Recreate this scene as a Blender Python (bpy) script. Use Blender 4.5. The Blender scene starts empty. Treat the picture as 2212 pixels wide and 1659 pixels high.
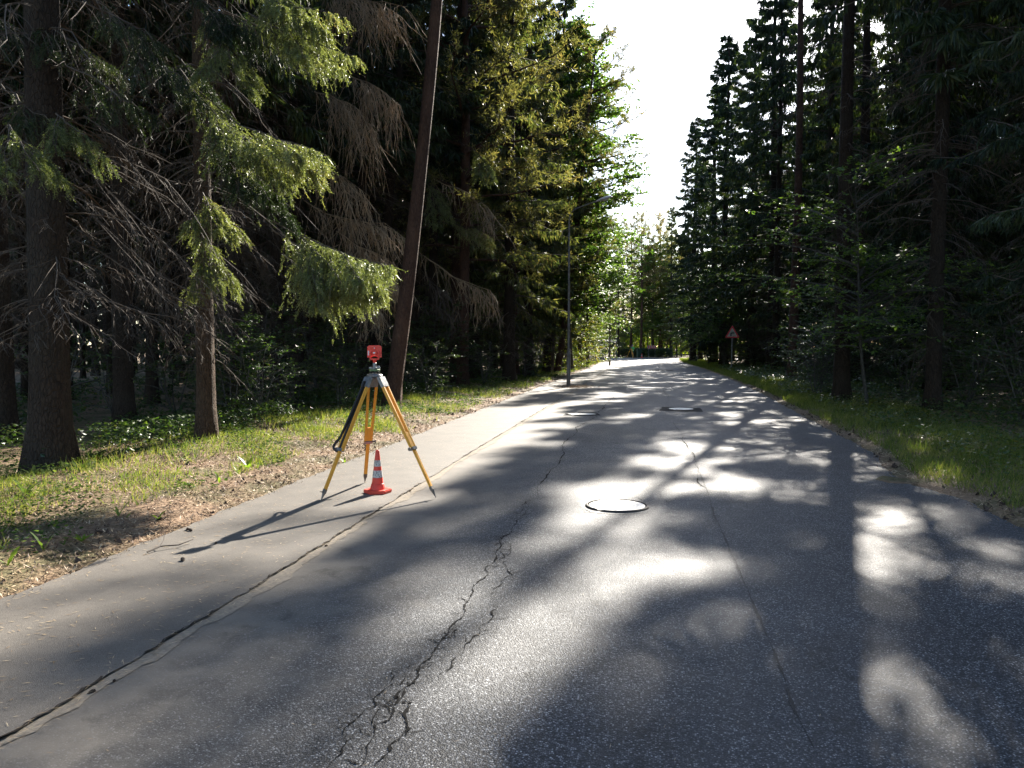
import bpy, bmesh, math, random
import numpy as np
from mathutils import Vector, Matrix

R = math.radians
scn = bpy.context.scene
COL = scn.collection

# ------------------------------------------------------------------ camera
CAM_H, YAW, PITCH, FPX = 1.65, R(10.0), math.atan((384 - 747 * 1024 / 2212) / 800.0), 800.0
cam_d = bpy.data.cameras.new('camera'); cam = bpy.data.objects.new('camera', cam_d); COL.objects.link(cam)
cam_d.sensor_width = 36.0; cam_d.lens = FPX / 1024 * 36.0
cam_d.clip_start = 0.05; cam_d.clip_end = 3000
cam.location = (0, 0, CAM_H); cam.rotation_euler = (math.pi / 2 - PITCH, 0, YAW)
scn.camera = cam

# ------------------------------------------------------------------ sky, sun, exposure
SUN_AZ, SUN_EL = R(12.3), R(30.0)        # azimuth clockwise from +Y
world = bpy.data.worlds.new('World'); scn.world = world; world.use_nodes = True
wn = world.node_tree; wn.nodes.clear()
sky = wn.nodes.new('ShaderNodeTexSky'); sky.sky_type = 'NISHITA'; sky.sun_disc = False
sky.sun_elevation = SUN_EL; sky.sun_rotation = SUN_AZ; sky.dust_density = .7; sky.ozone_density = 2.0
bg = wn.nodes.new('ShaderNodeBackground'); bg.inputs[1].default_value = 0.10
wo = wn.nodes.new('ShaderNodeOutputWorld')
wn.links.new(sky.outputs[0], bg.inputs[0]); wn.links.new(bg.outputs[0], wo.inputs[0])
sd = bpy.data.lights.new('sun', 'SUN'); sd.energy = 5.0; sd.angle = R(0.53); sd.color = (1.0, 0.93, 0.82)
sun = bpy.data.objects.new('sun', sd); COL.objects.link(sun)
SDIR = Vector((math.sin(SUN_AZ) * math.cos(SUN_EL), math.cos(SUN_AZ) * math.cos(SUN_EL), math.sin(SUN_EL)))
sun.rotation_euler = SDIR.to_track_quat('Z', 'Y').to_euler()
scn.view_settings.view_transform = 'Standard'; scn.view_settings.look = 'None'
scn.view_settings.exposure = 1.98; scn.view_settings.gamma = 1.0
scn.view_settings.use_curve_mapping = False
cy = scn.cycles
cy.max_bounces = 5; cy.diffuse_bounces = 3; cy.glossy_bounces = 2; cy.transmission_bounces = 3
cy.transparent_max_bounces = 4; cy.caustics_reflective = False; cy.caustics_refractive = False
cy.sample_clamp_indirect = 4.0
cy.use_denoising = True

rng = np.random.default_rng(7)
random.seed(7)

# ------------------------------------------------------------------ photo survey: a 2212-wide picture point to a place on the ground
def ray(px, py):
    S = 1024 / 2212
    x = (px * S - 512) / FPX; y = -(py * S - 384) / FPX
    c, s = math.cos(PITCH), math.sin(PITCH)
    d = (x, c + y * s, -s + y * c)
    cyw, syw = math.cos(YAW), math.sin(YAW)
    return Vector((cyw * d[0] - syw * d[1], syw * d[0] + cyw * d[1], d[2]))
def ground_at(px, py, z=0.0):
    d = ray(px, py); t = (z - CAM_H) / d.z
    return Vector((0, 0, CAM_H)) + d * t
def spot(px, py, dist):
    d = ray(px, py); fwd = Vector((-math.sin(YAW), math.cos(YAW), 0))
    return Vector((0, 0, CAM_H)) + d * (dist / d.dot(fwd))

# ------------------------------------------------------------------ generic helpers
def tag(o, label=None, cat=None, group=None, kind=None):
    if label: o['label'] = label
    if cat: o['category'] = cat
    if group: o['group'] = group
    if kind: o['kind'] = kind
    return o
def link(name, me, mat=None, parent=None):
    o = bpy.data.objects.new(name, me); COL.objects.link(o)
    if parent is not None: o.parent = parent
    if mat is not None and me is not None and not me.materials: me.materials.append(mat)
    return o
def thing(name, loc, label, cat, group=None, rz=0.0, scale=1.0):
    o = bpy.data.objects.new(name, None); COL.objects.link(o)
    o.location = loc; o.rotation_euler = (0, 0, rz)
    o.scale = (scale,) * 3 if not hasattr(scale, '__len__') else scale
    o.empty_display_size = 0.2
    return tag(o, label, cat, group)
def copy_tree(o, parent=None):
    c = o.copy(); COL.objects.link(c)
    if parent is not None: c.parent = parent
    for ch in list(o.children): copy_tree(ch, c)
    return c
def npmesh(name, v, f, mat=None, smooth=False):
    """v (N,3); f (M,4) or (M,3) int array"""
    me = bpy.data.meshes.new(name)
    v = np.ascontiguousarray(v, dtype=np.float32); f = np.ascontiguousarray(f, dtype=np.int32)
    me.vertices.add(len(v)); me.vertices.foreach_set('co', v.ravel())
    k = f.shape[1]
    me.loops.add(f.size); me.loops.foreach_set('vertex_index', f.ravel())
    me.polygons.add(len(f)); me.polygons.foreach_set('loop_start', np.arange(0, f.size, k, dtype=np.int32))
    me.polygons.foreach_set('loop_total', np.full(len(f), k, dtype=np.int32))
    me.polygons.foreach_set('use_smooth', np.full(len(f), smooth, dtype=bool))
    me.update(calc_edges=True)
    if mat: me.materials.append(mat)
    return me
def cat_geo(parts):
    vs, fs, n = [], [], 0
    for v, f in parts:
        vs.append(v); fs.append(f + n); n += len(v)
    return np.concatenate(vs), np.concatenate(fs)
def norm(a): return a / np.maximum(np.linalg.norm(a, axis=-1, keepdims=True), 1e-9)

def tubes(P, Rd, sides=3):
    """P (B,K,3) centre lines, Rd (B,K) radii"""
    B, K, _ = P.shape
    T = np.empty_like(P); T[:, 1:-1] = P[:, 2:] - P[:, :-2]; T[:, 0] = P[:, 1] - P[:, 0]; T[:, -1] = P[:, -1] - P[:, -2]
    T = norm(T)
    ref = np.where(np.abs(T[..., 2:3]) > 0.9, np.array([1.0, 0, 0]), np.array([0, 0, 1.0]))
    U = norm(np.cross(T, ref)); V = np.cross(T, U)
    a = np.arange(sides) * 2 * math.pi / sides
    ring = P[:, :, None, :] + Rd[:, :, None, None] * (np.cos(a)[None, None, :, None] * U[:, :, None, :] + np.sin(a)[None, None, :, None] * V[:, :, None, :])
    v = ring.reshape(-1, 3)
    b = np.arange(B)[:, None, None] * K * sides; k = np.arange(K - 1)[None, :, None] * sides; s = np.arange(sides)[None, None, :]
    s2 = (s + 1) % sides
    f = np.stack([b + k + s, b + k + s2, b + k + sides + s2, b + k + sides + s], -1).reshape(-1, 4)
    return v, f
def kites(p, d, side, L, w, belly=0.45, fold=0.0):
    """pointed blades: one quad each. p,d,side (N,3); L,w (N,)"""
    L = L[:, None]; w = w[:, None]
    m = p + d * L * belly
    up = np.cross(d, side) * w * fold
    v = np.stack([p, m + side * w * .5 + up, p + d * L, m - side * w * .5 + up], 1).reshape(-1, 3)
    f = (np.arange(len(p))[:, None] * 4 + np.arange(4)[None, :])
    return v, f
def rand_perp(d, g=rng):
    r = g.normal(size=d.shape)
    return norm(np.cross(d, r))

class MB:
    """collects simple solids into ONE mesh"""
    def __init__(s): s.bm = bmesh.new()
    def box(s, c, size, rot=None):
        m = Matrix.Translation(c)
        if rot is not None: m = m @ rot.to_4x4()
        bmesh.ops.create_cube(s.bm, size=1.0, matrix=m @ Matrix.Diagonal((*size, 1))); return s
    def cyl(s, a, b, r1, r2=None, n=16, caps=True):
        a, b = Vector(a), Vector(b); r2 = r1 if r2 is None else r2
        d = b - a; q = d.to_track_quat('Z', 'Y').to_matrix().to_4x4()
        bmesh.ops.create_cone(s.bm, cap_ends=caps, segments=n, radius1=max(r1, 1e-5), radius2=max(r2, 1e-5), depth=d.length, matrix=Matrix.Translation((a + b) / 2) @ q); return s
    def bar(s, a, b, w, t, side):
        """rectangular bar from a to b; w across 'side', t the other way"""
        a, b = Vector(a), Vector(b); d = (b - a); z = d.normalized()
        x = Vector(side); x = (x - z * x.dot(z)).normalized(); y = z.cross(x)
        m = Matrix((x, y, z)).transposed().to_4x4(); m.translation = (a + b) / 2
        bmesh.ops.create_cube(s.bm, size=1.0, matrix=m @ Matrix.Diagonal((w, t, d.length, 1))); return s
    def lathe(s, prof, n=24, c=(0, 0, 0)):
        rings = []
        for r, z in prof:
            rings.append([s.bm.verts.new((c[0] + r * math.cos(2 * math.pi * i / n), c[1] + r * math.sin(2 * math.pi * i / n), c[2] + z)) for i in range(n)])
        for k in range(len(rings) - 1):
            for i in range(n):
                j = (i + 1) % n; s.bm.faces.new((rings[k][i], rings[k][j], rings[k + 1][j], rings[k + 1][i]))
        s.bm.faces.new(rings[-1]); s.bm.faces.new(rings[0][::-1]); return s
    def prism(s, pts, z0, z1, mat=None):
        """polygon in XY raised from z0 to z1, then transformed"""
        m = mat or Matrix.Identity(4)
        lo = [s.bm.verts.new(m @ Vector((x, y, z0))) for x, y in pts]; hi = [s.bm.verts.new(m @ Vector((x, y, z1))) for x, y in pts]
        n = len(pts); s.bm.faces.new(hi); s.bm.faces.new(lo[::-1])
        for i in range(n): s.bm.faces.new((lo[i], lo[(i + 1) % n], hi[(i + 1) % n], hi[i]))
        return s
    def tube(s, pts, rad, n=10):
        P = np.array([[tuple(p) for p in pts]]); Rr = np.array([rad if hasattr(rad, '__len__') else [rad] * len(pts)])
        v, f = tubes(P, Rr, n); vs = [s.bm.verts.new(tuple(x)) for x in v]
        for q in f: s.bm.faces.new([vs[i] for i in q])
        s.bm.faces.new(vs[:n][::-1]); s.bm.faces.new(vs[-n:]); return s
    def build(s, name, mat, parent=None, bevel=0.0, smooth=False):
        bmesh.ops.recalc_face_normals(s.bm, faces=s.bm.faces)
        if bevel: bmesh.ops.bevel(s.bm, geom=[e for e in s.bm.edges if len(e.link_faces) == 2 and e.calc_face_angle(0) > 0.5], offset=bevel, segments=2, affect='EDGES', clamp_overlap=True)
        if smooth:
            for f in s.bm.faces: f.smooth = True
        me = bpy.data.meshes.new(name); s.bm.to_mesh(me); s.bm.free(); me.materials.append(mat)
        if smooth:
            me.set_sharp_from_angle(angle=R(35))
        return link(name, me, None, parent)

# ------------------------------------------------------------------ materials
class NT:
    def __init__(s, name):
        s.m = bpy.data.materials.new(name); s.m.use_nodes = True; s.t = s.m.node_tree; s.t.nodes.clear()
        s.out = s.n('ShaderNodeOutputMaterial')
    def n(s, kind, **kw):
        x = s.t.nodes.new(kind)
        for k, v in kw.items(): setattr(x, k, v)
        return x
    def l(s, a, b): s.t.links.new(a, b)
    def setin(s, sock, v):
        if isinstance(v, bpy.types.NodeSocket): s.l(v, sock)
        else: sock.default_value = v
    def noise(s, scale, detail=3, rough=.55, vec=None, dist=0.0):
        x = s.n('ShaderNodeTexNoise'); x.inputs['Scale'].default_value = scale; x.inputs['Detail'].default_value = detail
        x.inputs['Roughness'].default_value = rough; x.inputs['Distortion'].default_value = dist
        if vec is not None: s.l(vec, x.inputs['Vector'])
        return x.outputs['Fac']
    def ramp(s, fac, stops, interp='LINEAR'):
        x = s.n('ShaderNodeValToRGB'); x.color_ramp.interpolation = interp
        e = x.color_ramp.elements
        while len(e) < len(stops): e.new(0.5)
        for i, (p, c) in enumerate(stops):
            e[i].position = p; e[i].color = (*c, 1) if hasattr(c, '__len__') else (c, c, c, 1)
        s.l(fac, x.inputs[0]); return x.outputs[0]
    def mix(s, fac, a, b, mode='MIX'):
        x = s.n('ShaderNodeMix', data_type='RGBA', blend_type=mode)
        s.setin(x.inputs[0], fac)
        for sock, v in ((x.inputs[6], a), (x.inputs[7], b)):
            if isinstance(v, bpy.types.NodeSocket): s.l(v, sock)
            else: sock.default_value = (*v, 1) if hasattr(v, '__len__') else (v, v, v, 1)
        return x.outputs[2]
    def math(s, op, a, b=0.0, c=0.0):
        x = s.n('ShaderNodeMath', operation=op)
        s.setin(x.inputs[0], a); s.setin(x.inputs[1], b)
        if op in ('MULTIPLY_ADD', 'COMPARE'): s.setin(x.inputs[2], c)
        return x.outputs[0]
    def maprange(s, v, a, b, c=0.0, d=1.0):
        x = s.n('ShaderNodeMapRange'); s.l(v, x.inputs[0])
        for i, k in enumerate((a, b, c, d)): x.inputs[i + 1].default_value = k
        return x.outputs[0]
    def pos(s): return s.n('ShaderNodeNewGeometry').outputs['Position']
    def obj(s): return s.n('ShaderNodeTexCoord').outputs['Object']
    def island(s): return s.n('ShaderNodeNewGeometry').outputs['Random Per Island']
    def orand(s): return s.n('ShaderNodeObjectInfo').outputs['Random']
    def bump(s, h, strength=.5, dist=.01, prev=None):
        x = s.n('ShaderNodeBump'); x.inputs['Strength'].default_value = strength; x.inputs['Distance'].default_value = dist
        s.l(h, x.inputs['Height'])
        if prev is not None: s.l(prev, x.inputs['Normal'])
        return x.outputs[0]
    def bsdf(s, col, rough=.6, metal=0.0, spec=.5, normal=None, trans=0.0, tcol=None):
        p = s.n('ShaderNodeBsdfPrincipled')
        if isinstance(col, bpy.types.NodeSocket): s.l(col, p.inputs['Base Color'])
        else: p.inputs['Base Color'].default_value = (*col, 1)
        s.setin(p.inputs['Roughness'], rough); p.inputs['Metallic'].default_value = metal
        s.setin(p.inputs['Specular IOR Level'], spec)
        if normal is not None: s.l(normal, p.inputs['Normal'])
        sh = p.outputs[0]
        if trans > 0:
            t = s.n('ShaderNodeBsdfTranslucent')
            c = tcol if tcol is not None else col
            if isinstance(c, bpy.types.NodeSocket): s.l(c, t.inputs[0])
            else: t.inputs[0].default_value = (*c, 1)
            mx = s.n('ShaderNodeMixShader'); mx.inputs[0].default_value = trans
            s.l(sh, mx.inputs[1]); s.l(t.outputs[0], mx.inputs[2]); sh = mx.outputs[0]
        s.l(sh, s.out.inputs[0]); return s.m

def plain(name, col, rough=.5, metal=0.0, spec=.5, var=.12, scale=30, bumpd=0.0):
    t = NT(name); n = t.noise(scale, 4, vec=t.obj())
    c = t.ramp(n, [(.3, tuple(x * (1 - var) for x in col)), (.7, tuple(min(1, x * (1 + var)) for x in col))])
    nm = t.bump(n, .4, bumpd) if bumpd else None
    r = t.maprange(n, .3, .7, max(.02, rough - .08), min(1, rough + .08))
    return t.bsdf(c, r, metal, spec, nm)

def leafmat(name, stops, rough=.45, trans=.35, spec=.5, tboost=(1.5, 1.6, .7), clump=.6):
    """stops: colours over the leaf-by-leaf random value; whole tree and clump variation on top"""
    t = NT(name)
    r = t.math('MULTIPLY_ADD', t.noise(clump, 2, vec=t.pos()), .9, -.45)
    v = t.math('ADD', t.math('MULTIPLY_ADD', t.island(), .7, .15), r)
    v = t.math('ADD', v, t.math('MULTIPLY_ADD', t.orand(), .3, -.15))
    c = t.ramp(v, stops)
    tc = t.mix(1.0, c, tboost, 'MULTIPLY')
    return t.bsdf(c, rough, 0, spec, None, trans, tc)

M = {}
def bark(name, c1, c2, c3, zscale=.35):
    t = NT(name); o = t.obj()
    mp = t.n('ShaderNodeMapping'); mp.inputs['Scale'].default_value = (1, 1, zscale); t.l(o, mp.inputs[0])
    n = t.noise(34, 5, .65, vec=mp.outputs[0], dist=.6)
    vo = t.n('ShaderNodeTexVoronoi', feature='DISTANCE_TO_EDGE'); vo.inputs['Scale'].default_value = 26; t.l(mp.outputs[0], vo.inputs[0])
    big = t.noise(1.3, 3, vec=o)
    c = t.ramp(n, [(.3, c1), (.62, c2)]); c = t.mix(t.ramp(big, [(.45, 0.0), (.75, .7)]), c, c3)
    h = t.math('ADD', t.maprange(vo.outputs[0], 0, .12), t.math('MULTIPLY', n, .8))
    return t.bsdf(c, .85, 0, .25, t.bump(h, .9, .02))
M['bark'] = bark('spruce_bark', (.012, .008, .0055), (.044, .029, .019), (.042, .036, .026))
M['bark_sunlit'] = bark('sunlit_spruce_bark', (.02, .013, .008), (.095, .06, .037), (.08, .056, .036))  # warmer, paler bark copy: sunlight on the slim trunk put into the colour
M['bark_pine'] = bark('pine_bark', (.028, .015, .010), (.095, .052, .036), (.14, .075, .048))
M['bark_birch'] = bark('leafy_tree_bark', (.03, .027, .022), (.11, .10, .085), (.16, .15, .13))
M['twig'] = plain('dead_twig', (.075, .055, .039), .8, var=.4, scale=3)
M['twig_red'] = plain('dry_spray', (.30, .215, .13), .8, var=.4, scale=3)
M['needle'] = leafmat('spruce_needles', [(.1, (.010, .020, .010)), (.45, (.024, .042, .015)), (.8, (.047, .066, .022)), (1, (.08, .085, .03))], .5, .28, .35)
M['needle_lit'] = leafmat('lit_bough_needles', [(.1, (.055, .075, .03)), (.5, (.15, .175, .07)), (.85, (.25, .26, .125)), (1, (.28, .22, .11))], .40, .45, .6)  # brighter needle copy, sunlight on the hanging boughs put into its colour
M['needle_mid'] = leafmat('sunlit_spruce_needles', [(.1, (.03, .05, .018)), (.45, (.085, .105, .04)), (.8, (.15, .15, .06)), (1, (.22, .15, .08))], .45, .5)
M['needle_pine'] = leafmat('pine_needles', [(.1, (.07, .07, .03)), (.5, (.17, .16, .07)), (.8, (.26, .2, .1)), (1, (.32, .18, .08))], .5, .5)
M['leaf'] = leafmat('green_leaves', [(.1, (.02, .045, .01)), (.5, (.045, .085, .018)), (.85, (.085, .12, .022)), (1, (.16, .13, .03))], .38, .4, .6)
M['leaf_yellow'] = leafmat('turning_leaves', [(.1, (.07, .12, .012)), (.5, (.14, .19, .02)), (.8, (.24, .24, .03)), (1, (.32, .16, .03))], .42, .55)
M['leaf_light'] = leafmat('light_green_leaves', [(.1, (.05, .10, .02)), (.5, (.10, .17, .035)), (.85, (.16, .22, .05)), (1, (.25, .2, .05))], .45, .5, .5)
M['herb'] = leafmat('herb_leaves', [(.1, (.03, .06, .015)), (.5, (.07, .11, .03)), (.85, (.12, .15, .045)), (1, (.2, .16, .05))], .7, .42, .06, clump=2)
M['grass'] = leafmat('grass_blades', [(.1, (.05, .085, .015)), (.4, (.11, .155, .03)), (.75, (.2, .21, .055)), (1, (.34, .28, .13))], .5, .5, clump=1.5)
M['litter'] = leafmat('needle_litter', [(.1, (.07, .03, .017)), (.4, (.29, .19, .105)), (.75, (.50, .37, .23)), (1, (.66, .53, .38))], .6, .0, .3, clump=2.5)

def asphalt():
    t = NT('asphalt'); P = t.pos()
    sx = t.n('ShaderNodeSeparateXYZ'); t.l(P, sx.inputs[0]); X = sx.outputs[0]
    vo = t.n('ShaderNodeTexVoronoi'); vo.inputs['Scale'].default_value = 120; t.l(P, vo.inputs[0])
    vo2 = t.n('ShaderNodeTexVoronoi'); vo2.inputs['Scale'].default_value = 60; t.l(P, vo2.inputs[0])
    cs = t.n('ShaderNodeSeparateColor'); t.l(vo.outputs['Color'], cs.inputs[0])
    stone = t.ramp(cs.outputs[0], [(0, (.016, .0185, .0235)), (.5, (.049, .053, .063)), (.72, (.112, .117, .128)), (.88, (.24, .243, .25)), (1, (.55, .55, .55))])
    edge = t.ramp(vo.outputs['Distance'], [(.25, 1.0), (.62, .28)])
    c = t.mix(1.0, stone, edge, 'MULTIPLY')
    big = t.noise(.55, 4, vec=P, dist=.4); mid = t.noise(4, 4, vec=P)
    c = t.mix(1.0, c, t.ramp(big, [(.3, .72), (.7, 1.25)]), 'MULTIPLY')
    # dust and fines settled towards the joint with the side path
    dm = t.math('ADD', t.maprange(X, -.9, -2.7), t.math('MULTIPLY_ADD', mid, .7, -.4))
    dm = t.ramp(dm, [(.2, 0.0), (.85, .88)])
    c = t.mix(dm, c, t.ramp(mid, [(.3, (.17, .145, .115)), (.7, (.23, .20, .16))]))
    # worn wheel tracks a little smoother and paler, oil darkening between
    tr = t.math('SINE', t.math('MULTIPLY', X, 2.3)); c = t.mix(t.maprange(tr, -1, 1, 0, .28), c, (.075, .076, .08))
    st = t.noise(1.7, 5, .7, vec=P, dist=1.2); c = t.mix(1.0, c, t.ramp(st, [(.30, .55), (.42, 1.0), (.62, 1.0), (.72, 1.35)]), 'MULTIPLY')
    h = t.math('ADD', t.math('MULTIPLY', vo.outputs['Distance'], -1.0), t.math('MULTIPLY', vo2.outputs['Distance'], -.4))
    h = t.mix(dm, h, .5)
    nm = t.bump(h, .55, .004); nm = t.bump(big, .2, .02, nm)
    rr = t.math('MULTIPLY_ADD', mid, .2, .52)
    return t.bsdf(c, rr, 0, .32, nm)
M['asphalt'] = asphalt()
def pathmat():
    t = NT('path_asphalt'); P = t.pos()
    vo = t.n('ShaderNodeTexVoronoi'); vo.inputs['Scale'].default_value = 210; t.l(P, vo.inputs[0])
    cs = t.n('ShaderNodeSeparateColor'); t.l(vo.outputs['Color'], cs.inputs[0])
    mid = t.noise(3, 5, vec=P); fine = t.noise(60, 3, vec=P)
    c = t.ramp(cs.outputs[0], [(0, (.08, .071, .062)), (.7, (.135, .121, .104)), (1, (.24, .215, .185))])
    c = t.mix(.6, c, t.ramp(mid, [(.3, (.10, .09, .078)), (.7, (.18, .159, .133))]))
    c = t.mix(t.ramp(fine, [(.62, 0.0), (.72, .6)]), c, (.05, .045, .04))
    nm = t.bump(t.math('ADD', vo.outputs['Distance'], mid), .5, .003)
    return t.bsdf(c, .62, 0, .3, nm)
M['path'] = pathmat()
def soil():
    t = NT('forest_soil'); P = t.pos()
    a = t.noise(1.2, 5, vec=P); b = t.noise(18, 5, .65, vec=P)
    c = t.ramp(b, [(.25, (.075, .045, .028)), (.5, (.22, .145, .09)), (.75, (.36, .255, .17))])
    c = t.mix(t.ramp(a, [(.45, 0.0), (.62, .65)]), c, t.ramp(b, [(.3, (.03, .045, .012)), (.7, (.08, .095, .03))]))
    return t.bsdf(c, .9, 0, .2, t.bump(b, .8, .03))
M['soil'] = soil()
M['crack'] = plain('crack_shadow', (.012, .011, .010), .95, spec=.1)
M['joint'] = plain('joint_dirt', (.045, .036, .028), .95, spec=.1)
M['sealed'] = plain('dark_seam', (.028, .027, .027), .7, spec=.3, scale=60)
M['sand'] = plain('washed_sand', (.23, .195, .15), .85, var=.25, scale=40, spec=.3, bumpd=.004)
M['patch'] = plain('patched_asphalt', (.022, .022, .024), .85, var=.4, scale=120, spec=.15)
M['iron'] = plain('cast_iron', (.55, .54, .52), .5, .7, var=.25, scale=60)
M['iron_dark'] = plain('rusty_iron', (.028, .024, .022), .6, .3, var=.3, scale=60)

# ------------------------------------------------------------------ ground levels and road outline
YL = [-40, 5, 10, 27, 54, 96, 112]
XL = [-4.1, -4.14, -4.25, -4.43, -4.62, -5.1, -5.3]          # outer edge of the side path
YS = [-40, 5, 12, 29, 49, 100, 112]
XS = [-2.66, -2.66, -2.76, -2.85, -3.1, -3.4, -3.5]           # joint path / road
YR = [-40, 6, 8, 9.3, 10.4, 11.2, 13, 20, 30, 40, 58, 77, 92, 98, 100.5]
XR = [3.3, 3.3, 3.32, 3.28, 3.0, 3.06, 3.36, 3.5, 3.75, 3.8, 3.56, 3.0, 2.6, 3.0, 5.0]
def xl(y): return np.interp(y, YL, XL)
def xs(y): return np.interp(y, YS, XS)
def xr(y): return np.interp(y, YR, XR)
FAR_Y, ARM_Y = 111.0, 100.5
def wob(a, seed=0.0): return (np.sin(a * 1.7 + seed) + np.sin(a * 4.3 + 2 * seed) * .5 + np.sin(a * 11.1 + seed * 3) * .3 + np.sin(a * 27.0 + seed) * .2) * .5
def ground_z(x, y):
    x = np.asarray(x, float); y = np.asarray(y, float)
    dl = xl(y) - x; dr = x - xr(y)
    d = np.maximum(dl, dr)
    d = np.where(y > ARM_Y - .5, np.where(x > 0, np.maximum(ARM_Y - y, y - FAR_Y), np.maximum(dl, y - FAR_Y)), d)
    d = np.clip(d, -1, 60)
    z = np.interp(d, [-1, -.12, 0.05, .5, 2.5, 5, 60], [-.09, -.05, .0, .05, .07, -.05, -.25])
    z = z + np.where(d > .2, np.clip(d - .2, 0, 2) / 2 * (.05 * wob(x * .9 + y * .31) + .05 * wob(y * .8 - x * .23, 1.3)), 0)
    return z
def build_ground():
    gx = np.unique(np.concatenate([np.linspace(-900, -60, 14), np.linspace(-60, -12, 40), np.arange(-12, 12, .16), np.linspace(12, 60, 50), np.linspace(60, 900, 14)]))
    gy = np.unique(np.concatenate([np.linspace(-300, -20, 8), np.arange(-20, 2, 1), np.arange(2, 22, .2), np.arange(22, 130, .9), np.linspace(130, 1600, 18)]))
    X, Y = np.meshgrid(gx, gy); Z = ground_z(X, Y)
    v = np.stack([X, Y, Z], -1).reshape(-1, 3); nx, ny = len(gx), len(gy)
    i = (np.arange(ny - 1)[:, None] * nx + np.arange(nx - 1)[None, :]).ravel()
    f = np.stack([i, i + 1, i + nx + 1, i + nx], -1)
    o = link('ground', npmesh('ground', v, f, M['soil'], True)); tag(o, kind='structure')
build_ground()

def strip(name, x0, x1, y, z, mat, cols=6, crown=0.0):
    """sheet between the edge curves x0(y), x1(y)"""
    t = np.linspace(0, 1, cols)
    X = x0[:, None] * (1 - t) + x1[:, None] * t
    Z = z + crown * (1 - (2 * t - 1) ** 2)[None, :] + 0 * X
    Y = np.repeat(y[:, None], cols, 1)
    v = np.stack([X, Y, Z], -1).reshape(-1, 3)
    i = (np.arange(len(y) - 1)[:, None] * cols + np.arange(cols - 1)[None, :]).ravel()
    f = np.stack([i, i + 1, i + cols + 1, i + cols], -1)
    return npmesh(name, v, f, mat, True)
yy = np.concatenate([np.arange(-40, 0, .5), np.arange(0, 30, .05), np.arange(30, ARM_Y, .25), [ARM_Y]])
xe_r = xr(yy) + .035 * wob(yy * 2.1, .4) + .02 * wob(yy * 9, 2.)
road = link('road', strip('road', xs(yy) - .03, xe_r, yy, 0.0, M['asphalt'], 10)); tag(road, kind='structure')
# the bend: the junction piece and the arm that leads off to the right
bend = MB(); pts = [(-3.43, ARM_Y), (xe_r[-1], ARM_Y), (12, ARM_Y + .3), (70, ARM_Y + 8), (70, ARM_Y + 20), (12, FAR_Y + .8), (0, FAR_Y), (-3.5, FAR_Y)]
vs = [bend.bm.verts.new((x, y, 0.0)) for x, y in pts]; bend.bm.faces.new(vs)
tag(bend.build('road', M['asphalt']), kind='structure')
yp = np.concatenate([np.arange(-40, 0, .5), np.arange(0, 30, .05), np.arange(30, FAR_Y, .25)])
path = link('side_path', strip('side_path', xl(yp) + .03 * wob(yp * 2.3, 1.1) + .02 * wob(yp * 8, .2), xs(yp) + .018 * wob(yp * 6, .7) + .012 * wob(yp * 23, .1), yp, .012, M['path'], 5)); tag(path, kind='structure')

# washed sand and grit lying along the joint
def sheet_poly(name, rows, z, mat, parent=None):
    """rows: list of (x0,x1,y)"""
    a = np.array(rows); return link(name, strip(name, a[:, 0], a[:, 1], a[:, 2], z, mat, 3), None, parent)
ys = np.arange(1.5, 60, .06)
wd = np.clip(.085 + .05 * wob(ys * .9, .3) + .03 * wob(ys * 5, .8) + .012 * wob(ys * 19, .3), .006, .2)
sand = sheet_poly('sand_strip', np.stack([xs(ys) + .0, xs(ys) + wd, ys], -1), .004, M['sand'])
tag(sand, kind='structure')

# ------------------------------------------------------------------ cracks in the road (thin dark ribbons, ragged)
def fract(pts, rough=.18, it=4, g=random):
    p = [Vector((a, b)) for a, b in pts]
    for _ in range(it):
        q = []
        for a, b in zip(p[:-1], p[1:]):
            d = b - a; n = Vector((-d.y, d.x))
            q += [a, (a + b) / 2 + n * g.uniform(-rough, rough)]
        q.append(p[-1]); p = q; rough *= .9
    return p
def ribbon(p, w, z, taper):
    n = len(p); v = []; ph = random.random() * 9
    for i, a in enumerate(p):
        d = (p[min(i + 1, n - 1)] - p[max(i - 1, 0)])
        d = d.normalized() if d.length > 0 else Vector((1, 0)); s = Vector((-d.y, d.x))
        ww = w * random.uniform(.3, 1.35) * (.75 + .5 * math.sin(i * .21 + ph) + .3 * math.sin(i * .7 + ph)) * (min(1, .2 + 6 * min(i, n - 1 - i) / n) if taper else 1) / 2
        ww = max(ww, w * .08)
        v += [(a.x + s.x * ww, a.y + s.y * ww, z), (a.x - s.x * ww * random.uniform(.4, 1.6), a.y - s.y * ww, z)]
    return np.array(v), np.array([(2 * i, 2 * i + 1, 2 * i + 3, 2 * i + 2) for i in range(n - 1)])
def crack(pix, w, it=4, rough=.16, mat='crack', z=.004, taper=True):
    p = fract([tuple(ground_at(px, py).xy) for px, py in pix], rough, it); geo = [ribbon(p, w, z, taper)]
    if mat == 'crack':
        for i in range(3, len(p) - 3):
            if random.random() < .10:
                d = (p[i + 2] - p[i - 2]).normalized(); a = math.atan2(d.y, d.x) + random.choice((-1, 1)) * random.uniform(.5, 1.5); L = random.uniform(.03, .13)
                q = fract([tuple(p[i]), (p[i].x + L * math.cos(a), p[i].y + L * math.sin(a))], .2, 3)
                geo.append(ribbon(q, w * .5, z - .0006, True))
            if w > .012 and random.random() < .14:      # crumbled corners
                c = p[i] + Vector((random.gauss(0, .012), random.gauss(0, .012))); r_ = random.uniform(.004, .010)
                geo.append(ribbon([c + Vector((-r_, 0)), c, c + Vector((r_, random.uniform(-r_, r_)))], r_ * 1.6, z - .001, False))
    return link('crack', npmesh('crack', *cat_geo(geo), M[mat]), None, road)
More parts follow.
